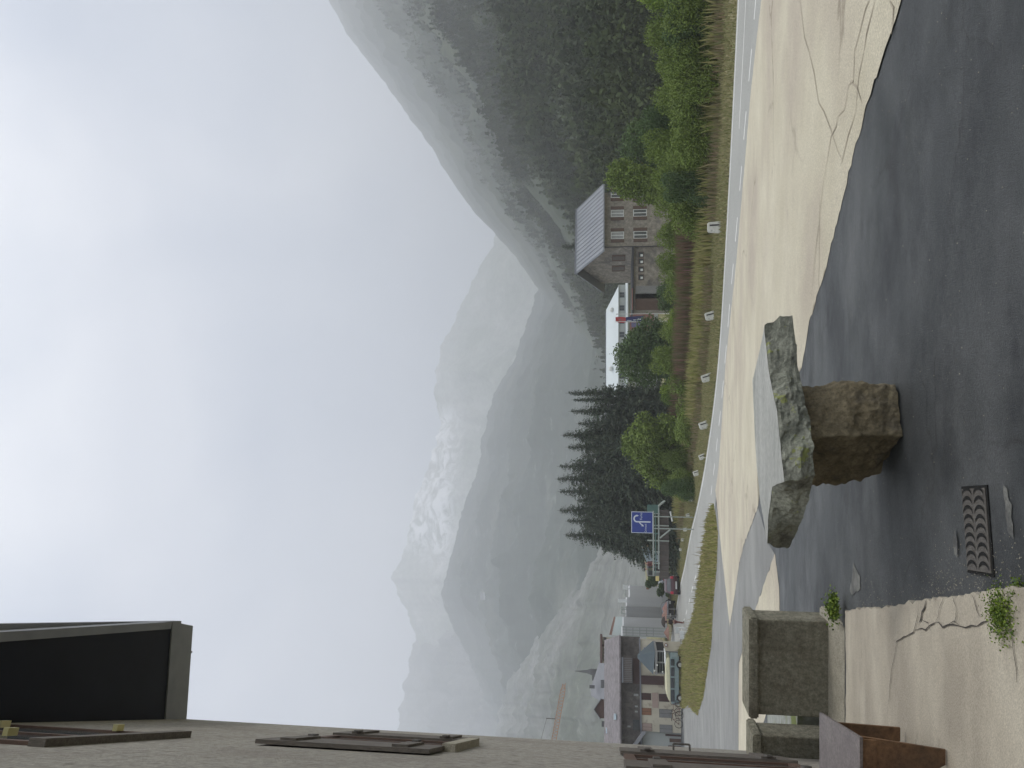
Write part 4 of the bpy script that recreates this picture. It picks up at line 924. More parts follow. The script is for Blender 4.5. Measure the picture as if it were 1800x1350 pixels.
for yi in np.arange(905, 1015, 9.0): MB().box((bx0(yi) - .03, .13, bz(1175)), (bx0(yi) + .03, .2, bz(1160))).build('stiffener', 'old_wood', br)
b = MB()
for i in range(9): b.box((bx0(903.5) + .09 * i, -.02, bz(1158)), (bx0(903.5) + .09 * i + .045, .02, bz(1137.5)))
b.box((bx0(903), .03, bz(1158)), (bx0(888.5), .05, bz(1138))); b.build('mesh_panel', 'steel_green', br)
MB().tube((bx0(914), -.5, bz(1181)), (bx0(897), -.5, bz(1177.5)), .07).build('kerb_tube', 'frame_white', br)

YS = 58; ks = 1368 / YS; s0 = at(1129, 918, YS); rs = thing('road_sign', 'square blue direction sign with white turning arrows on two posts before the spruces', 'road sign', (s0.x, YS, ground(s0.x, YS)))
sz = lambda v: at(v, 918, YS).z - ground(s0.x, YS); sx_ = lambda yi: (918 - yi) / ks
zb, zt = sz(1147.8), sz(1109.8); xl, xr = sx_(937), sx_(899.5)
MB().box((xl, 0, zb), (xr, .04, zt)).build('border', 'letter', rs); pn = MB().box((xl + .045, -.012, zb + .045), (xr - .045, -.001, zt - .045)).build('panel', 'sign_blue', rs)
for xx in (xl + .35, xr - .35): MB().tube((xx, .08, -.3), (xx, .08, zt - .1), .04).build('post', 'steel_pale', rs)
def strip2(pts, w_, name, par=pn):
    b = MB(); n = len(pts)
    Ls, Rs = [], []
    for i, p in enumerate(pts):
        d = (Vector(pts[min(i + 1, n - 1)]) - Vector(pts[max(i - 1, 0)])).normalized(); q = Vector((-d.y, d.x)) * w_ / 2; Ls.append((p[0] + q.x, -.018, p[1] + q.y)); Rs.append((p[0] - q.x, -.018, p[1] - q.y))
    for i in range(n - 1): b.poly([Ls[i], Ls[i + 1], Rs[i + 1], Rs[i]])
    bmesh.ops.remove_doubles(b.b, verts=b.b.verts[:], dist=.001); return b.build(name, 'letter', par)
def sp_(v, yi): return (sx_(yi), sz(v))
hook = [sp_(1143.5, 917.2), sp_(1119, 917)] + [(sx_(912 + 5 * math.cos(t)), sz(1119 + -5 * math.sin(t))) for t in [math.pi * k / 9 for k in range(1, 9)]]
hook = [sp_(1143.5, 917.2), sp_(1130, 917.2)] + [(sx_(911.8 + 5.4 * math.cos(math.pi * k / 10)), sz(1119.5 - 5.0 * math.sin(math.pi * k / 10))) for k in range(11)]
strip2(hook, .10, 'arrow'); strip2([sp_(1123.5, 918), sp_(1129, 923.5)], .075, 'arrow')
MB().poly([(sx_(904.6), -.018, sz(1119)), (sx_(908.4), -.018, sz(1119)), (sx_(906.5), -.018, sz(1123))]).build('arrow_head', 'letter', pn)
MB().poly([(sx_(921), -.018, sz(1129.6)), (sx_(925), -.018, sz(1127.4)), (sx_(925.2), -.018, sz(1132))]).build('arrow_head', 'letter', pn)
def text(body, size, loc, par, mat='letter', rot=(math.pi / 2, 0, 0), wd=None):
    c = bpy.data.curves.new('lettering', 'FONT'); c.body = body; c.size = size; c.extrude = .002; c.align_x = 'CENTER'; c.align_y = 'CENTER'; c.materials.append(M[mat]); o = bpy.data.objects.new('lettering', c); C.objects.link(o)
    me = bpy.data.meshes.new_from_object(o); bpy.data.objects.remove(o); o = bpy.data.objects.new('lettering', me); C.objects.link(o); o.location = loc; o.rotation_euler = rot; o.parent = par; return o
text('Furka', .24, (sx_(907.5), -.02, sz(1127)), pn); text('Grimsel', .21, (sx_(928.5), -.02, sz(1135)), pn)

te = thing('marquee_tent', 'pale blue gabled marquee tent with an orange stripe behind the bridge railing', 'tent', (at(1140, 960, 82).x, 82, 0)); k = 1368 / 82
tx = lambda yi: (960 - yi) / k; tz = lambda v: at(v, 960, 82).z
MB().prism([(tx(988), 0, tz(1160)), (tx(988), 0, tz(1137)), (tx(975), 0, tz(1131)), (tx(962), 0, tz(1127.5)), (tx(950), 0, tz(1130)), (tx(935), 0, tz(1133)), (tx(935), 0, tz(1160))], (0, 4, 0)).build('canvas', 'tent', te)
MB().prism([(tx(963.5), -.04, tz(1127.8)), (tx(957), -.04, tz(1136)), (tx(955), -.04, tz(1146)), (tx(958.5), -.04, tz(1146)), (tx(961.5), -.04, tz(1137))], (0, .03, 0)).build('stripe', 'tent_orange', te)
MB().tube((tx(952.8), 2, tz(1130)), (tx(952.8), 2, tz(1119.5)), .08).build('mast', 'steel_pale', te)
cb = thing('site_cabin', 'small grey cabin with a long window left of the pale tent', 'cabin', (at(1145, 1001, 84).x, 84, 0)); k = 1368 / 84
MB().box((-.72, 0, at(1165, 1001, 84).z), (.72, 2, at(1138, 1001, 84).z)).build('wall', 'grey_door', cb); win(cb, -.58, .58, at(1147, 1001, 84).z, at(1140, 1001, 84).z, 0, None, fm='black_mark')
ys = thing('yellow_notice', 'small yellow notice board on a post left of the bridge', 'notice board', (at(1155, 1017, 70).x, 70, at(1175, 1017, 70).z))
MB().box((-.22, 0, at(1158.5, 1017, 70).z - at(1175, 1017, 70).z), (.22, .04, at(1152.5, 1017, 70).z - at(1175, 1017, 70).z)).build('board', 'yellow', ys); MB().tube((0, .05, 0), (0, .05, 1.2), .03).build('post', 'iron', ys)
gb = thing('green_bush', 'dark green conifer shrub behind the yellow notice', 'bush', (at(1160, 1022, 92).x, 92, -5.6)); trunkmesh(gb, 1.5, .06, 5, 3, 'stem'); crown('foliage', gb, 'leaf_dark', 1.0, 1.0, 2.6, 8, 2500, .25, 61)
for yi, lab in ((1036, 'low green bush behind the red car'), (1008, 'green bush under the grey cabin')):
    g2 = copy_tree(gb); g2['label'] = lab; g2.location = (at(1160, yi, 90).x, 90, -5.8); g2.scale = (1, 1, .62)

# ---- scaffold-wrapped tower blocks and houses behind
def block(name, label, cat, Y, y0, y1, vt, vb, mat, dep=6, roofmat='roof_grey', th=.2, cap=True):
    k = 1368 / Y; c = (y0 + y1) / 2; p = at(1120, c, Y); rz = math.atan2(-p.x, Y); k = k / math.cos(rz); t = thing(name, label, cat, (p.x, Y, 0), rz); hw = (y1 - y0) / 2 / k
    MB().box((-hw, 0, at(vb, c, Y).z), (hw, dep, at(vt, c, Y).z)).build('wall', mat, t)
    if cap: MB().box((-hw - .1, -.1, at(vt, c, Y).z), (hw + .1, dep + .1, at(vt, c, Y).z + th)).build('parapet', roofmat, t)
    return t, (lambda yi: (c - yi) / k), (lambda v: at(v, c, Y).z)
WRAP = 'buildings wrapped in pale scaffold sheeting'
t, X, Z = block('wrapped_block', 'pale sheeted block nearest the red car with white masts on top', 'building', 96, 1029.5, 1052, 1107, 1172, 'wrap_white', cap=False); t['group'] = WRAP
for a, b_, v0, v1 in ((1028.5, 1037, 1095, 1103.5), (1034, 1036, 1103, 1107.2)): MB().box((X(b_), .4, Z(v1)), (X(a), .9, Z(v0))).build('roof_box', 'frame_white', t)
MB().tube((X(1038), .6, Z(1099)), (X(1050), .6, Z(1099)), .06).build('roof_tube', 'steel_pale', t)
MB().box((X(1035.5), -.03, Z(1141)), (X(1030), -.003, Z(1136))).build('orange_patch', 'orange_door', t)
t, X, Z = block('wrapped_block', 'second pale sheeted block behind the dark parked car', 'building', 94, 1050.5, 1066, 1102, 1172, 'wrap_white', cap=False); t['group'] = WRAP
MB().box((X(1060), .4, Z(1102)), (X(1054), .9, Z(1086.5))).build('roof_box', 'frame_white', t)
t, X, Z = block('wrapped_block', 'darker grey sheeted block between two pale ones', 'building', 92, 1066.2, 1085, 1101, 1172, 'wrap_grey', cap=False); t['group'] = WRAP
for yi in (1068, 1072, 1080): MB().tube((X(yi), .6, Z(1101)), (X(yi), .6, Z(1091)), .05).build('pole', 'steel_pale', t)
MB().box((X(1080), .5, Z(1094)), (X(1067), .6, Z(1092))).build('roof_rail', 'steel_pale', t)
t, X, Z = block('wrapped_block', 'bright pale sheeted block behind the person with the umbrella', 'building', 90, 1085.2, 1101.5, 1096, 1172, 'wrap_white', cap=False); t['group'] = WRAP
t, X, Z = block('wrapped_block', 'striped pale sheeted block next to the hotel', 'building', 88, 1101.7, 1119, 1094, 1172, 'wrap_white', cap=False); t['group'] = WRAP
for v in (1100, 1112, 1124, 1136, 1148): MB().box((X(1118), -.06, Z(v + 1)), (X(1103), -.003, Z(v))).build('scaffold_board', 'wrap_grey', t)
for yi in (1103, 1108, 1113, 1118): MB().box((X(yi) - .04, -.1, Z(1170)), (X(yi) + .04, -.02, Z(1094))).build('scaffold_pole', 'steel_pale', t)
# green roofed house with red ridge
t, X, Z = block('green_roofed_house', 'house with pale green roof and rusty red ridge above the sheeted blocks', 'house', 104, 1085, 1119, 1094, 1165, 'grey_wall', 8, cap=False)
MB().hexa([(X(1119), -.3, Z(1094)), (X(1085), -.3, Z(1094)), (X(1085), 5, Z(1094)), (X(1119), 5, Z(1094)), (X(1118), 3, Z(1074)), (X(1085), 3, Z(1081)), (X(1085), 3.4, Z(1081)), (X(1118), 3.4, Z(1074))]).build('roof', 'roof_green', t)
MB().hexa([(X(1118), 2.7, Z(1078)), (X(1085), 2.7, Z(1082.5)), (X(1085), 3.5, Z(1082.5)), (X(1118), 3.5, Z(1078)), (X(1118), 2.8, Z(1071)), (X(1085), 2.8, Z(1079.5)), (X(1085), 3.4, Z(1079.5)), (X(1118), 3.4, Z(1071))]).build('ridge', 'roof_red', t)
# cream house with brown verge and white windows behind the hotel
t, X, Z = block('chalet', 'cream chalet with thin brown roof edge and small windows above the hotel roof', 'house', 100, 1122, 1168, 1058, 1165, 'cream', 7, cap=False)
MB().box((X(1168), -1.0, Z(1058.5)), (X(1117), 7, Z(1055))).build('roof', 'roof_brown', t)
for yi in (1125, 1131, 1144, 1150, 1156, 1162): win(t, X(yi) - .16, X(yi) + .16, Z(1066), Z(1061), 0, None, mull=False, fm='shutter_brown')
MB().box((X(1139), -.5, Z(1070)), (X(1135), -.02, Z(1058))).build('post', 'shutter_brown', t)
MB().prism([(X(1190), -2.2, Z(1072)), (X(1142), -2.2, Z(1072)), (X(1142), -.3, Z(1064)), (X(1185), -.3, Z(1064))], (0, 0, .15)).build('porch_roof', 'roof_grey', t)
t, X, Z = block('grey_roofed_house', 'large grey slate roofed house behind the hotel roof', 'house', 112, 1150, 1240, 1064, 1160, 'grey_wall', 8, cap=False)
MB().hexa([(X(1240), -.5, Z(1066)), (X(1130), -.5, Z(1066)), (X(1130), 8.5, Z(1066)), (X(1240), 8.5, Z(1066)), (X(1228), 4, Z(1038)), (X(1212), 4, Z(1038)), (X(1212), 4.6, Z(1038)), (X(1228), 4.6, Z(1038))]).build('roof', 'roof_grey', t)
MB().box((X(1214), 1, Z(1045)), (X(1208), 2, Z(1036))).build('chimney', 'spire', t)
MB().box((X(1212), -.8, Z(1068)), (X(1198), 0, Z(1056))).build('dormer', 'spire', t)
t, X, Z = block('brown_gabled_house', 'brown boarded gable rising above the hotel roof between two dark chimneys', 'house', 96, 1232, 1266, 1064, 1160, 'roof_brown', 5, cap=False)
MB().prism([(X(1232), -.01, Z(1064)), (X(1232), -.01, Z(1057)), (X(1251), -.01, Z(1045)), (X(1266), -.01, Z(1055)), (X(1266), -.01, Z(1064))], (0, 4.9, 0)).build('gable', 'roof_brown', t)
MB().prism([(X(1231), -.5, Z(1057.5)), (X(1251), -.5, Z(1044.5)), (X(1251), -.5, Z(1043.5)), (X(1230), -.5, Z(1056.5))], (0, 5.5, 0)).build('roof', 'roof_grey', t)
MB().prism([(X(1267), -.5, Z(1056)), (X(1251), -.5, Z(1044.5)), (X(1251), -.5, Z(1043.5)), (X(1268), -.5, Z(1055))], (0, 5.5, 0)).build('roof', 'roof_grey', t)
for yi, w_ in ((1276, 5),): MB().box((X(yi + w_), 1, Z(1072)), (X(yi - w_), 2, Z(1057.5))).build('chimney', 'spire', t)
for v in (1061, 1065): MB().box((X(1262), -.06, Z(v + .8)), (X(1246), -.015, Z(v))).build('batten', 'dark_brown', t)
# church spire
t, X, Z = block('church', 'hazy church tower with a thin pointed spire', 'church', 150, 1179, 1190, 1039, 1150, 'spire', 1.2, cap=False)
b = MB(); hw = abs(X(1179)); b.b.verts.ensure_lookup_table()
base4 = [(-hw, 0, Z(1039)), (hw, 0, Z(1039)), (hw, 1.2, Z(1039)), (-hw, 1.2, Z(1039))]; mid4 = [(-hw * .55, .3, Z(1032)), (hw * .55, .3, Z(1032)), (hw * .55, .9, Z(1032)), (-hw * .55, .9, Z(1032))]
b.hexa(base4 + mid4); b.hexa(mid4 + [(-.04, .55, Z(1010)), (.04, .55, Z(1010)), (.04, .65, Z(1010)), (-.04, .65, Z(1010))]).build('spire', 'spire', t)
MB().box((X(1200), -.2, Z(1060)), (X(1187), 3, Z(1041))).build('nave', 'spire', t)

# ---- hotel
YH = 71; kh = 1368 / YH; hc = 1215; ph = at(1130, hc, YH)
ho = thing('hotel', 'cream and dark shingled hotel with a flat mauve roof, balcony and brown shutters', 'hotel', (ph.x, YH, 0), math.atan2(-ph.x, YH)); kh = kh / math.cos(math.atan2(ph.x, YH))
hx_ = lambda yi: (hc - yi) / kh; hz = lambda v: at(v, hc, YH).z
MB().box((hx_(1284), 0, hz(1199)), (hx_(1123.5), 9, hz(1126))).build('wall', 'cream', ho)
MB().box((hx_(1370), -.12, hz(1126)), (hx_(1117.5), 9, hz(1091))).build('upper_wall', 'slate_wood', ho)
MB().box((hx_(1330), -.16, hz(1127)), (hx_(1120), -.121, hz(1124.6))).build('string_course', 'grey_board', ho)
rr = MB(); rr.prism([(hx_(1400), -.9, hz(1091.5)), (hx_(1117), -.9, hz(1091.5)), (hx_(1119), 6.5, hz(1069.5) + .25), (hx_(1400), 6.5, hz(1069.5) + .25)], (0, 0, .15)); hr = rr.build('roof', 'pink_roof', ho)
for yi, v in ((1262, 1087), (1291, 1073)):
    f_ = (1091 - v) / 21.5; MB().box((hx_(yi + 5), -.9 + 7.4 * f_ - .3, hz(v) + .2), (hx_(yi - 5), -.9 + 7.4 * f_ + .5, hz(v) + .42)).build('skylight', 'tent', hr)
MB().box((hx_(1130), 5, hz(1086)), (hx_(1122), 6, hz(1076.5))).build('chimney', 'spire', hr)
bc = MB().box((hx_(1201), -1.3, hz(1111)), (hx_(1158), -.12, hz(1094))).build('balcony', 'balcony', ho)
b = MB()
for i in range(15): b.box((hx_(1200) + i * .155, -1.34, hz(1110.5)), (hx_(1200) + i * .155 + .08, -1.3, hz(1096)))
b.build('balcony_board', 'old_wood', bc); MB().box((hx_(1202), -1.4, hz(1095)), (hx_(1157), -1.28, hz(1093))).build('handrail', 'grey_board', bc)
for y0, y1, v0, v1, mt in ((1218, 1230, 1127.5, 1144.5, 'dark_brown'), (1244, 1256, 1127.5, 1144.5, 'orange_door'), (1270, 1283, 1127.5, 1145, 'pale_pink'), (1218, 1231.5, 1158, 1176, 'dark_brown'), (1244.5, 1259, 1158, 1180, 'grey_door'), (1271, 1285, 1158, 1180, 'grey_door')):
    w_ = bpy.data.objects.new('window', None); C.objects.link(w_); w_.parent = ho; w_.location = (hx_(y1), 0, hz(v1)); W_ = (y1 - y0) / kh; H = hz(v0) - hz(v1)
    MB().box((0, -.03, 0), (W_, .0, H)).build('frame', 'black_mark', w_)
    for q in (0, 1):
        s = MB(); s.box((q * W_ / 2 + .01, -.06, .02), (q * W_ / 2 + W_ / 2 - .01, -.031, H - .02))
        for j in range(6): s.box((q * W_ / 2 + .05, -.075, .1 + j * H / 6.5), (q * W_ / 2 + W_ / 2 - .05, -.06, .14 + j * H / 6.5))
        s.build('shutter', mt, w_)
for y0, y1, v0, v1, mt in ((1187, 1203, 1113, 1167, 'dark_brown'), (1165, 1170, 1120, 1124, 'black_mark')): MB().box((hx_(y1), -.14, hz(v1)), (hx_(y0), -.001 if v0 > 1126 else -.122, hz(v0))).build('dark_panel', mt, ho)
MB().box((hx_(1201), -.15, hz(1126.5)), (hx_(1157), .0, hz(1113))).build('beam', 'dark_brown', ho)
MB().box((hx_(1187), -.13, hz(1125.8)), (hx_(1161), -.121, hz(1114))).build('cream_panel', 'cream', ho)
MB().box((hx_(1243), -.05, hz(1157)), (hx_(1217), -.001, hz(1146))).build('mural', 'pale_pink', ho)
# small attic windows and lit reflections
for yi, v, w2, h2, mt in ((1222, 1107, 5, 8, 'old_wood'), (1222, 1118, 4, 8, 'curtain'), (1242, 1118, 3, 5, 'curtain'), (1251, 1118, 3, 5, 'curtain'), (1277, 1105, 3, 5, 'curtain'), (1240, 1104, 6, 10, 'old_wood')):
    MB().box((hx_(yi + w2 / 2), -.16, hz(v + h2 / 2)), (hx_(yi - w2 / 2), -.121, hz(v - h2 / 2))).build('window', mt, ho)
MB().box((hx_(1283), -.25, hz(1123)), (hx_(1265), -.122, hz(1112))).build('glazed_bay', 'glass', ho)
bs = MB().box((hx_(1146), -.08, hz(1143.5)), (hx_(1137), -.001, hz(1133))).build('blue_sign', 'blue', ho)
MB().box((hx_(1134), -.06, hz(1155.5)), (hx_(1127), -.001, hz(1149.5))).build('small_blue_sign', 'blue', ho)
mrs = MB(); mrs.tube((hx_(1130.5), -.05, hz(1173)), (hx_(1130.5), -.001, hz(1173)), .17, n=14); mrs.build('round_sign', 'banner_red', ho); MB().tube((hx_(1130.5), -.07, hz(1173)), (hx_(1130.5), -.05, hz(1173)), .10, n=14).build('round_sign_face', 'frame_white', ho)
MB().box((hx_(1350), .3, hz(1199)), (hx_(1284.5), 6, hz(1128))).build('side_wing', 'grey_wall', ho)
MB().prism([(hx_(1330), -1.2, hz(1101)), (hx_(1283.5), -1.2, hz(1134)), (hx_(1283.5), -1.2, hz(1128)), (hx_(1330), -1.2, hz(1094))], (0, 2.5, 0)).build('ramp_roof', 'roof_grey', ho)
for y0, y1, v0, v1, mt in ((1287, 1290, 1168, 1197, 'dark_brown'), (1294, 1300, 1175, 1198, 'shutter_brown'), (1306, 1310, 1172, 1195, 'dark_brown')): MB().box((hx_(y1), .2, hz(v1)), (hx_(y0), .299, hz(v0))).build('door', mt, ho)
# dark awning roof over a terrace whose shade is a black box
pv = thing('terrace_canopy', 'dark teal pyramid canopy over a terrace with its shade painted black before the hotel', 'canopy', (at(1150, 1157, 68.5).x, 68.5, 0)); kp = 1368 / 68.5
px = lambda yi: (1157 - yi) / kp; pz = lambda v: at(v, 1157, 68.5).z
MB().hexa([(px(1177), -1.2, pz(1147)), (px(1136.5), -1.2, pz(1150)), (px(1136.5), 1.6, pz(1150)), (px(1177), 1.6, pz(1147)), (px(1159.5), .1, pz(1121)), (px(1154), .1, pz(1121)), (px(1154), .4, pz(1121)), (px(1159.5), .4, pz(1121))]).build('canopy_roof', 'teal', pv)
MB().box((px(1177), -1.22, pz(1154)), (px(1137), 1.6, pz(1150))).build('valance', 'grey_door', pv)
MB().box((px(1176), -.9, pz(1167.5)), (px(1138), 1.5, pz(1154))).build('shade_box', 'hole', pv)  # black box painted in as the shade under the canopy
b = MB()
for v in (1158.5, 1163): b.box((px(1177), -.98, pz(v + .4)), (px(1137), -.92, pz(v)))
b.build('rail', 'steel_pale', pv)
for yi in (1138, 1157, 1176): MB().box((px(yi) - .05, -1.0, pz(1190)), (px(yi) + .05, -.9, pz(1150))).build('post', 'grey_door', pv)
for yi, v in ((1160, 1153.5), (1170, 1149), (1171, 1163)): MB().ball((px(yi), -1.24, pz(v)), .07).build('lamp', 'frame_white', pv)
MB().box((px(1163), -1.05, pz(1172)), (px(1140), -.95, pz(1168))).build('white_board', 'frame_white', pv)

# ---- camper van
YV = 67; kv = 1368 / YV; vc = 1191; p = at(1180, vc, YV); vz = base(YV)
va = thing('camper_van', 'old grey blue camper van with a cream roof parked before the hotel', 'van', (p.x, YV, vz), R(3)); vx = lambda yi: (vc - yi) / kv
q = lambda v: at(v, vc, YV).z - vz
L0, L1 = vx(1232), vx(1150); H = q(1168.5)
bd = MB(); bd.prism([(L0 + .05, -.85, .38), (L0, -.85, .8), (L0 + .08, -.85, 1.02), (L0 + .42, -.85, q(1177)), (L1 - .18, -.85, q(1176)), (L1, -.85, 1.0), (L1, -.85, .38)], (0, 1.7, 0)).bevel(.05, 2).build('body', 'van_teal', va)
MB().prism([(L0 + .34, -.86, q(1177.5)), (L0 + .3, -.86, q(1175)), (L0 + .75, -.86, q(1170.5)), (L1 - .7, -.86, q(1169)), (L1 - .1, -.86, q(1171)), (L1 - .12, -.86, q(1176))], (0, 1.72, 0)).bevel(.05, 2).build('roof', 'van_cream', va)
MB().box((vx(1166), -.75, q(1170)), (vx(1145), .75, q(1168))).bevel(.02, 1).build('roof_rack', 'frame_white', va)
for a, b_ in ((1226, 1206), (1203, 1186), (1183, 1168), (1165, 1154)): MB().box((vx(a), -.90, q(1184)), (vx(b_), -.84, q(1177.5))).bevel(.015, 1).build('window', 'glass', va)
for a in (1219, 1163):
    w_ = MB().tube((vx(a), -.93, .30), (vx(a), -.70, .30), .31, n=24).build('wheel', 'tyre', va); MB().tube((vx(a), -.95, .30), (vx(a), -.92, .30), .17, n=18).build('hubcap', 'chrome', w_)
    w_ = MB().tube((vx(a), .93, .30), (vx(a), .70, .30), .31, n=24).build('wheel', 'tyre', va)
MB().box((L0 - .05, -.8, .34), (L0 + .12, .8, .46)).bevel(.02, 1).build('bumper', 'chrome', va); MB().ball((L0 + .02, -.6, .72), .1, (.4, 1, 1)).build('headlight', 'chrome', va)

# ---- cars
def car(label, loc, rz, mat, front=True):
    t = thing('parked_car', label, 'car', loc, rz, 'cars on the road through the village')
    # local y = length; rear towards -y
    prof = [(-2.0, .32), (-2.05, .62), (-1.98, .92), (-1.55, 1.38), (-1.2, 1.46), (.2, 1.46), (1.0, .98), (1.9, .82), (2.05, .60), (2.0, .30)]
    b = MB(); b.prism([(-.86, y, z) for y, z in prof], (1.72, 0, 0))
    for v in b.b.verts:
        if v.co.z > 1.2: v.co.x *= .78
    b.bevel(.06, 3).build('body', mat, t, smooth=False)
    MB().hexa([(-.66, -1.99, .97), (.66, -1.99, .97), (.66, -1.9, .97), (-.66, -1.9, .97), (-.56, -1.66, 1.33), (.56, -1.66, 1.33), (.56, -1.6, 1.33), (-.56, -1.6, 1.33)]).build('rear_window', 'glass', t)
    MB().hexa([(-.66, .93, 1.0), (.66, .93, 1.0), (.66, 1.03, 1.0), (-.66, 1.03, 1.0), (-.56, .25, 1.40), (.56, .25, 1.40), (.56, .33, 1.42), (-.56, .33, 1.42)]).build('windscreen', 'glass', t)
    for s in (-1, 1):
        MB().hexa([(s * .83, -1.5, .95), (s * .87, -1.5, .95), (s * .87, .7, .98), (s * .83, .7, .98), (s * .67, -1.2, 1.36), (s * .71, -1.2, 1.36), (s * .71, .15, 1.38), (s * .67, .15, 1.38)]).build('side_window', 'glass', t)
        MB().box((s * .72 - .13, -2.07, .72), (s * .72 + .13, -1.97, 1.0)).bevel(.02, 1).build('tail_light', 'tail_red', t)
        MB().box((s * .64 - .16, 1.9, .60), (s * .64 + .16, 2.05, .75)).bevel(.02, 1).build('headlight', 'chrome', t)
        for y in (-1.3, 1.3):
            w_ = MB().tube((s * .88, y, .31), (s * .66, y, .31), .31, n=22).build('wheel', 'tyre', t); MB().tube((s * .895, y, .31), (s * .875, y, .31), .19, n=16).build('rim', 'chrome', w_)
    MB().box((-.36, -2.10, .40), (.36, -2.055, .52)).build('number_plate', 'frame_white', t); MB().box((-.5, -2.09, .26), (.5, -1.98, .36)).build('bumper', 'black_mark', t)
    return t
def road_at(v, yi):
    a, b = ray(v, yi); z = -5
    for _ in range(15): Y = (z - EYE) / b; z = ground(a * Y, Y) + .06
    return Vector((a * Y, Y, z))
p = road_at(1197, 1038); c1 = car('dark red hatchback seen from behind driving along the road into the village', (p.x, p.y + 2, p.z), R(14), 'car_red')
c2 = copy_tree(c1); c2['label'] = 'dark grey car facing the viewer with bright headlights beside the sheeted blocks'; p = road_at(1186, 1066); c2.location = (p.x - .2, 86, ground(p.x, 86) + .06); c2.rotation_euler = (0, 0, R(200))
for ch in c2.children:
    if ch.name.startswith('body'): ch.data = ch.data.copy(); ch.data.materials[0] = M['car_dark']
c3 = copy_tree(c1); c3['label'] = 'silver grey car half hidden behind the dark red hatchback'; p = at(1172, 1034, 92); c3.location = (p.x, 92, ground(p.x, 92) + .25); c3.rotation_euler = (0, 0, R(60))
for ch in c3.children:
    if ch.name.startswith('body'): ch.data = ch.data.copy(); ch.data.materials[0] = M['car_silver']

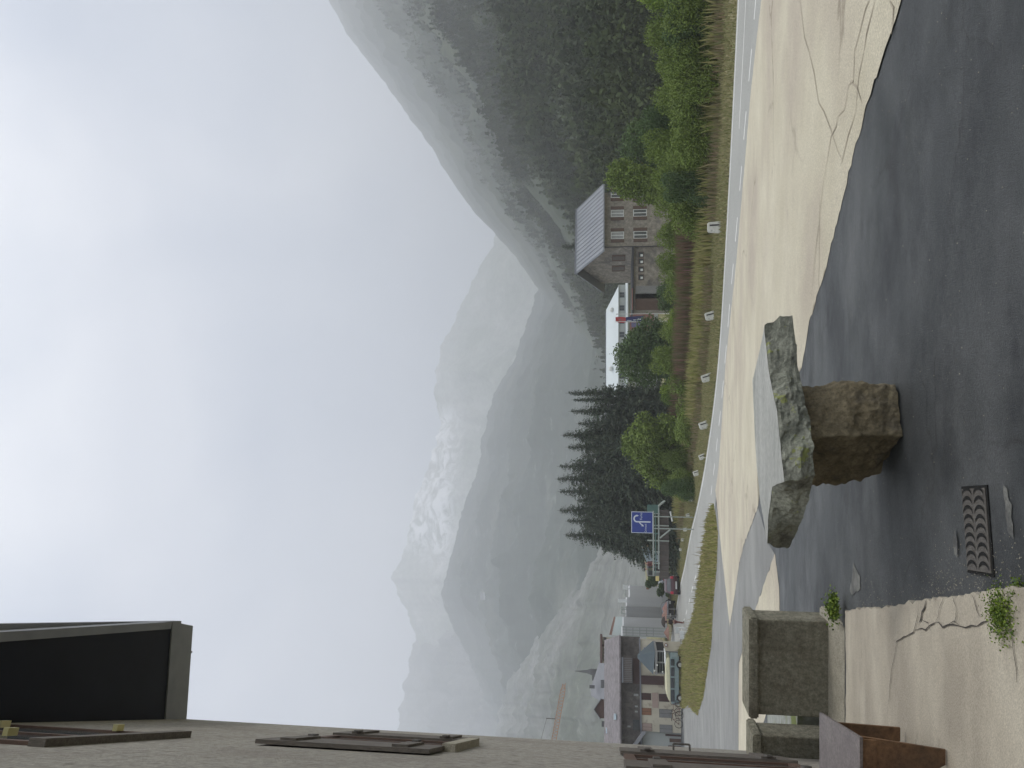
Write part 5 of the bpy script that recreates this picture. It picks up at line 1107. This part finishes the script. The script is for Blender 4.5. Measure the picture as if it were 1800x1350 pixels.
# ---- people
def person(name, label, loc, rz, top, legs, umbrella=False, walk=.16, H=1.72):
    t = thing(name, label, 'person', loc, rz); k = H / 1.72
    def sk(nm, verts, edges, mat, par=t, lv=2):
        me = bpy.data.meshes.new(nm); me.from_pydata([v[:3] for v in verts], edges, []); o = bpy.data.objects.new(nm, me); C.objects.link(o); o.parent = par
        me.materials.append(M[mat]); md = o.modifiers.new('skin', 'SKIN'); sv = me.skin_vertices[0].data if me.skin_vertices else None
        if sv is None: 
            bm = bmesh.new(); bm.from_mesh(me); bm.verts.layers.skin.verify(); bm.to_mesh(me); bm.free(); sv = me.skin_vertices[0].data
        for i, v in enumerate(verts): sv[i].radius = (v[3], v[4] if len(v) > 4 else v[3]); sv[i].use_root = i == 0
        o.modifiers.new('sub', 'SUBSURF').levels = lv; o.modifiers['sub'].render_levels = lv; return o
    w_ = walk
    body = [(0, 0, .93, .135, .10), (0, 0, 1.12, .125, .09), (0, 0, 1.34, .155, .10), (0, 0, 1.46, .06, .05), (0, -.01, 1.55, .075, .085), (0, -.01, 1.66, .085, .095), (0, 0, 1.70, .05, .06),
            (.09, 0, .88, .085, .085), (.10, -w_, .50, .055, .06), (.10, -w_ * .6, .09, .036, .04), (.10, -w_ * .6 - .14, .04, .03, .025),
            (-.09, 0, .88, .085, .085), (-.10, w_, .50, .055, .06), (-.10, w_ * 1.5, .09, .036, .04), (-.10, w_ * 1.5 - .14, .04, .03, .025),
            (.19, 0, 1.40, .05, .05), (.24, .03, 1.13, .038, .038), (.22, -.10 if not umbrella else -.2, .92 if not umbrella else 1.22, .028, .028), (.21, -.14 if not umbrella else -.26, .85 if not umbrella else 1.27, .022, .03),
            (-.19, 0, 1.40, .05, .05), (-.24, .04, 1.13, .038, .038), (-.22, -.05, .90, .028, .028), (-.22, -.08, .82, .02, .03)]
    ed = [(0, 1), (1, 2), (2, 3), (3, 4), (4, 5), (5, 6), (0, 7), (7, 8), (8, 9), (9, 10), (0, 11), (11, 12), (12, 13), (13, 14), (2, 15), (15, 16), (16, 17), (17, 18), (2, 19), (19, 20), (20, 21), (21, 22)]
    sk('body', body, ed, 'skin')
    sk('jacket', [(0, 0, .98, .165, .13), (0, 0, 1.15, .155, .12), (0, 0, 1.34, .175, .125), (0, 0, 1.43, .10, .09), (.20, 0, 1.39, .066, .066), (.25, .03, 1.13, .052, .052), (.225, -.08 if not umbrella else -.17, .95 if not umbrella else 1.2, .04, .04), (-.20, 0, 1.39, .066, .066), (-.25, .04, 1.13, .052, .052), (-.225, -.04, .94, .04, .04)],
       [(0, 1), (1, 2), (2, 3), (2, 4), (4, 5), (5, 6), (2, 7), (7, 8), (8, 9)], top)
    sk('trousers', [(0, 0, .92, .15, .12), (.09, 0, .84, .10, .10), (.10, -w_, .50, .072, .075), (.10, -w_ * .62, .12, .055, .058), (-.09, 0, .84, .10, .10), (-.10, w_, .50, .072, .075), (-.10, w_ * 1.45, .12, .055, .058)], [(0, 1), (1, 2), (2, 3), (0, 4), (4, 5), (5, 6)], legs)
    MB().ball((0, .01, 1.66), .105, (.9, 1.0, .85)).build('hair', 'cloth_dark', t)
    for s in (.10, -.10):
        yy = (-w_ * .6 if s > 0 else w_ * 1.5); MB().box((s - .045, yy - .20, 0), (s + .045, yy + .06, .09)).bevel(.02, 2).build('shoe', 'tyre', t)
    t.scale = (k, k, k)
    if umbrella:
        u = thing('umbrella', 'dark round umbrella held over the walking person', 'umbrella', loc, rz)
        b = MB(); n = 8; rings = 5; vs = []
        for i in range(rings + 1):
            a = i / rings * 1.25; rr = .52 * math.sin(a) / math.sin(1.25); zz_ = 1.78 + .30 * (math.cos(a) - math.cos(1.25)) / (1 - math.cos(1.25)); vs.append([b.b.verts.new((.12 + rr * math.cos(6.283 * j / 16), -.12 + rr * math.sin(6.283 * j / 16), zz_ - (.03 if j % 2 else 0) * (i == rings))) for j in range(16)] if i else [b.b.verts.new((.12, -.12, zz_))])
        for j in range(16): b.b.faces.new((vs[0][0], vs[1][j], vs[1][(j + 1) % 16]))
        for i in range(1, rings):
            for j in range(16): b.b.faces.new((vs[i][j], vs[i + 1][j], vs[i + 1][(j + 1) % 16], vs[i][(j + 1) % 16]))
        b.build('canopy', 'cloth_dark', u); MB().tube((.12, -.12, 2.08), (.2, -.25, 1.2), .012).build('shaft', 'iron', u)
    return t
p = road_at(1203, 1094); person('person', 'person in dark red trousers walking away under a dark umbrella on the road', (p.x, p.y, p.z), R(160), 'cloth_dark', 'cloth_red', True)
p = at(1160, 986, 68); person('person', 'person in dark red jacket on the footbridge left of the tent', (p.x, 66.9, at(1160, 986, 66.9).z - .35), R(60), 'cloth_red', 'cloth_dark', False, .05, 1.7)
p = at(1160, 997, 68); person('person', 'person in olive jacket on the footbridge beside the grey cabin', (p.x, 67.1, at(1160, 997, 67.1).z - .35), R(100), 'cloth_green', 'cloth_dark', False, .05, 1.7)

# ---- red parasols, posts and bikes near the hotel
def parasol(label, yi, v, Y, mat, w_=.9, h=2.2):
    p = at(v, yi, Y); z0 = ground(p.x, Y); t = thing('parasol', label, 'parasol', (p.x, Y, z0)); h = p.z - z0; MB().tube((0, 0, 0), (0, 0, h), .03).build('pole', 'frame_white', t)
    MB().tube((0, 0, h - .45), (0, 0, h), w_, .03, n=8).build('canopy', mat, t); return t
parasol('faded red parasol behind the dark grey car', 1070, 1164, 84, 'banner_red', .8); parasol('second faded red parasol beside the umbrella walker', 1082, 1163, 82, 'roof_red', .9); parasol('brown red parasol by the corner of the hotel', 1112, 1167, 78, 'roof_red', .8)
def barrier(label, yi, v, Y, wd, h):
    p = at(v, yi, Y); z0 = ground(p.x, Y); t = thing('barrier', label, 'barrier', (p.x, Y, z0)); MB().box((-wd / 2, 0, h - .35), (wd / 2, .04, h)).build('board', 'frame_white', t)
    for s in (-1, 1): MB().box((s * wd * .4 - .03, -.12, 0), (s * wd * .4 + .03, .16, h - .3)).build('leg', 'frame_white', t)
barrier('white roadside board left of the umbrella walker', 1108, 1197, 70, .55, 1.0); barrier('low white board at the hotel corner', 1116, 1196, 67, .7, .8); barrier('small white board on the grass edge below the umbrella walker', 1111, 1207, 60, .35, .45)
def bike(label, yi, Y):
    p = at(1190, yi, Y); t = thing('bicycle', label, 'bicycle', (p.x, Y, base(Y)), 0, 'bicycles parked before the hotel')
    for x in (-.52, .52):
        b = MB(); n = 22; R0 = .34
        for i in range(n):
            a, c = 6.2832 * i / n, 6.2832 * (i + 1) / n; b.tube((x + R0 * math.cos(a), 0, R0 + R0 * math.sin(a)), (x + R0 * math.cos(c), 0, R0 + R0 * math.sin(c)), .022, n=5)
        for i in range(6): a = math.pi * i / 6; b.tube((x - R0 * math.cos(a), 0, R0 - R0 * math.sin(a)), (x + R0 * math.cos(a), 0, R0 + R0 * math.sin(a)), .005, n=3)
        b.build('wheel', 'tyre', t)
    MB().path([(-.52, 0, .34), (-.15, 0, .82), (.38, 0, .86), (.52, 0, .34)], .02).path([(-.52, 0, .34), (-.02, 0, .30), (-.15, 0, .82)], .018).path([(-.02, 0, .30), (.38, 0, .80)], .02).build('frame', 'cloth_red', t)
    MB().box((-.28, -.06, .90), (-.04, .06, .95)).bevel(.015, 1).build('saddle', 'tyre', t); MB().path([(.38, 0, .86), (.36, 0, 1.0), (.36, -.25, 1.02)], .014).path([(.36, 0, 1.0), (.36, .25, 1.02)], .014).build('handlebar', 'iron', t); return t
bike('red framed bicycle nearest the camper van before the hotel', 1246, 66); bike('bicycle left of the one nearest the camper van', 1262, 67)

# ---- crane
YC = 190; kc = 1370 / YC; pc = at(980, 1250, YC); cr_ = thing('tower_crane', 'orange lattice tower crane jib reaching out from behind the house wall', 'crane', (pc.x, YC, 0)); cx = lambda yi: (1250 - yi) / kc; cz = lambda v: at(v, 1250, YC).z
a0 = Vector((cx(1345), 0, cz(966))); a1 = Vector((cx(1201), 0, cz(991.5)))
b = MB(); n = 26; prev = None
for i in range(n + 1):
    t_ = i / n; c = a0.lerp(a1, t_); s = .55 if t_ < .93 else .3; P3 = [c + Vector((0, 0, s)), c + Vector((0, -.5, -s)), c + Vector((0, .5, -s))]
    if prev:
        for q in range(3): b.tube(prev[q], P3[q], .11, n=4); b.tube(prev[q], P3[(q + 1) % 3], .06, n=4)
    prev = P3
b.build('jib', 'crane', cr_)
MB().box((cx(1345) - .6, -.6, -8), (cx(1345) + .6, .6, cz(958))).build('mast', 'crane', cr_); MB().tube((cx(1264), 0, cz(977)), (cx(1264), 0, cz(960)), .12).build('tie_post', 'girder', cr_); MB().tube((cx(1264), 0, cz(961)), (cx(1345), 0, cz(940)), .05, n=5).build('tie_rod', 'girder', cr_)
gr2 = thing('alpine_hut', 'small pale grey hut on the mountain spur', 'hut', (0, 0, 0))
def hut(t, v, yi, q, s=6):
    best = min((abs(spur.pt(yi, k)[2] - at(v, yi, spur.pt(yi, k)[1]).z), k) for k in np.linspace(.05, .9, 120)); x, y, z = spur.pt(yi, best[1]); t.location = (x, y, z - 1.5)
    MB().box((-s, -s * .5, 0), (s, s * .5, s * .9)).build('wall', 'frame_white', t); MB().prism([(-s * 1.1, -s * .7, s * .9), (s * 1.1, -s * .7, s * .9), (s * 1.1, 0, s * 1.5), (-s * 1.1, 0, s * 1.5)], (0, s * .7, .1)).build('roof', 'roof_grey', t)
hut(gr2, 852, 1045, 0)

# ---------------------------------------------------------------- haze: even air round camera and scene
hm = bpy.data.materials.new('air'); hm.use_nodes = True; t = hm.node_tree; t.nodes.clear(); o_ = t.nodes.new('ShaderNodeOutputMaterial'); v_ = t.nodes.new('ShaderNodeVolumePrincipled')
v_.inputs['Color'].default_value = (.93, .95, 1.0, 1); v_.inputs['Density'].default_value = .00064; v_.inputs['Anisotropy'].default_value = .2; t.links.new(v_.outputs[0], o_.inputs['Volume']); M['air'] = hm
hz_ = MB().box((-2450, -300, -60), (2450, 4300, 1150)).build('haze', 'air'); tag(hz_, 'pale mist filling the valley air', 'haze', kind='stuff')
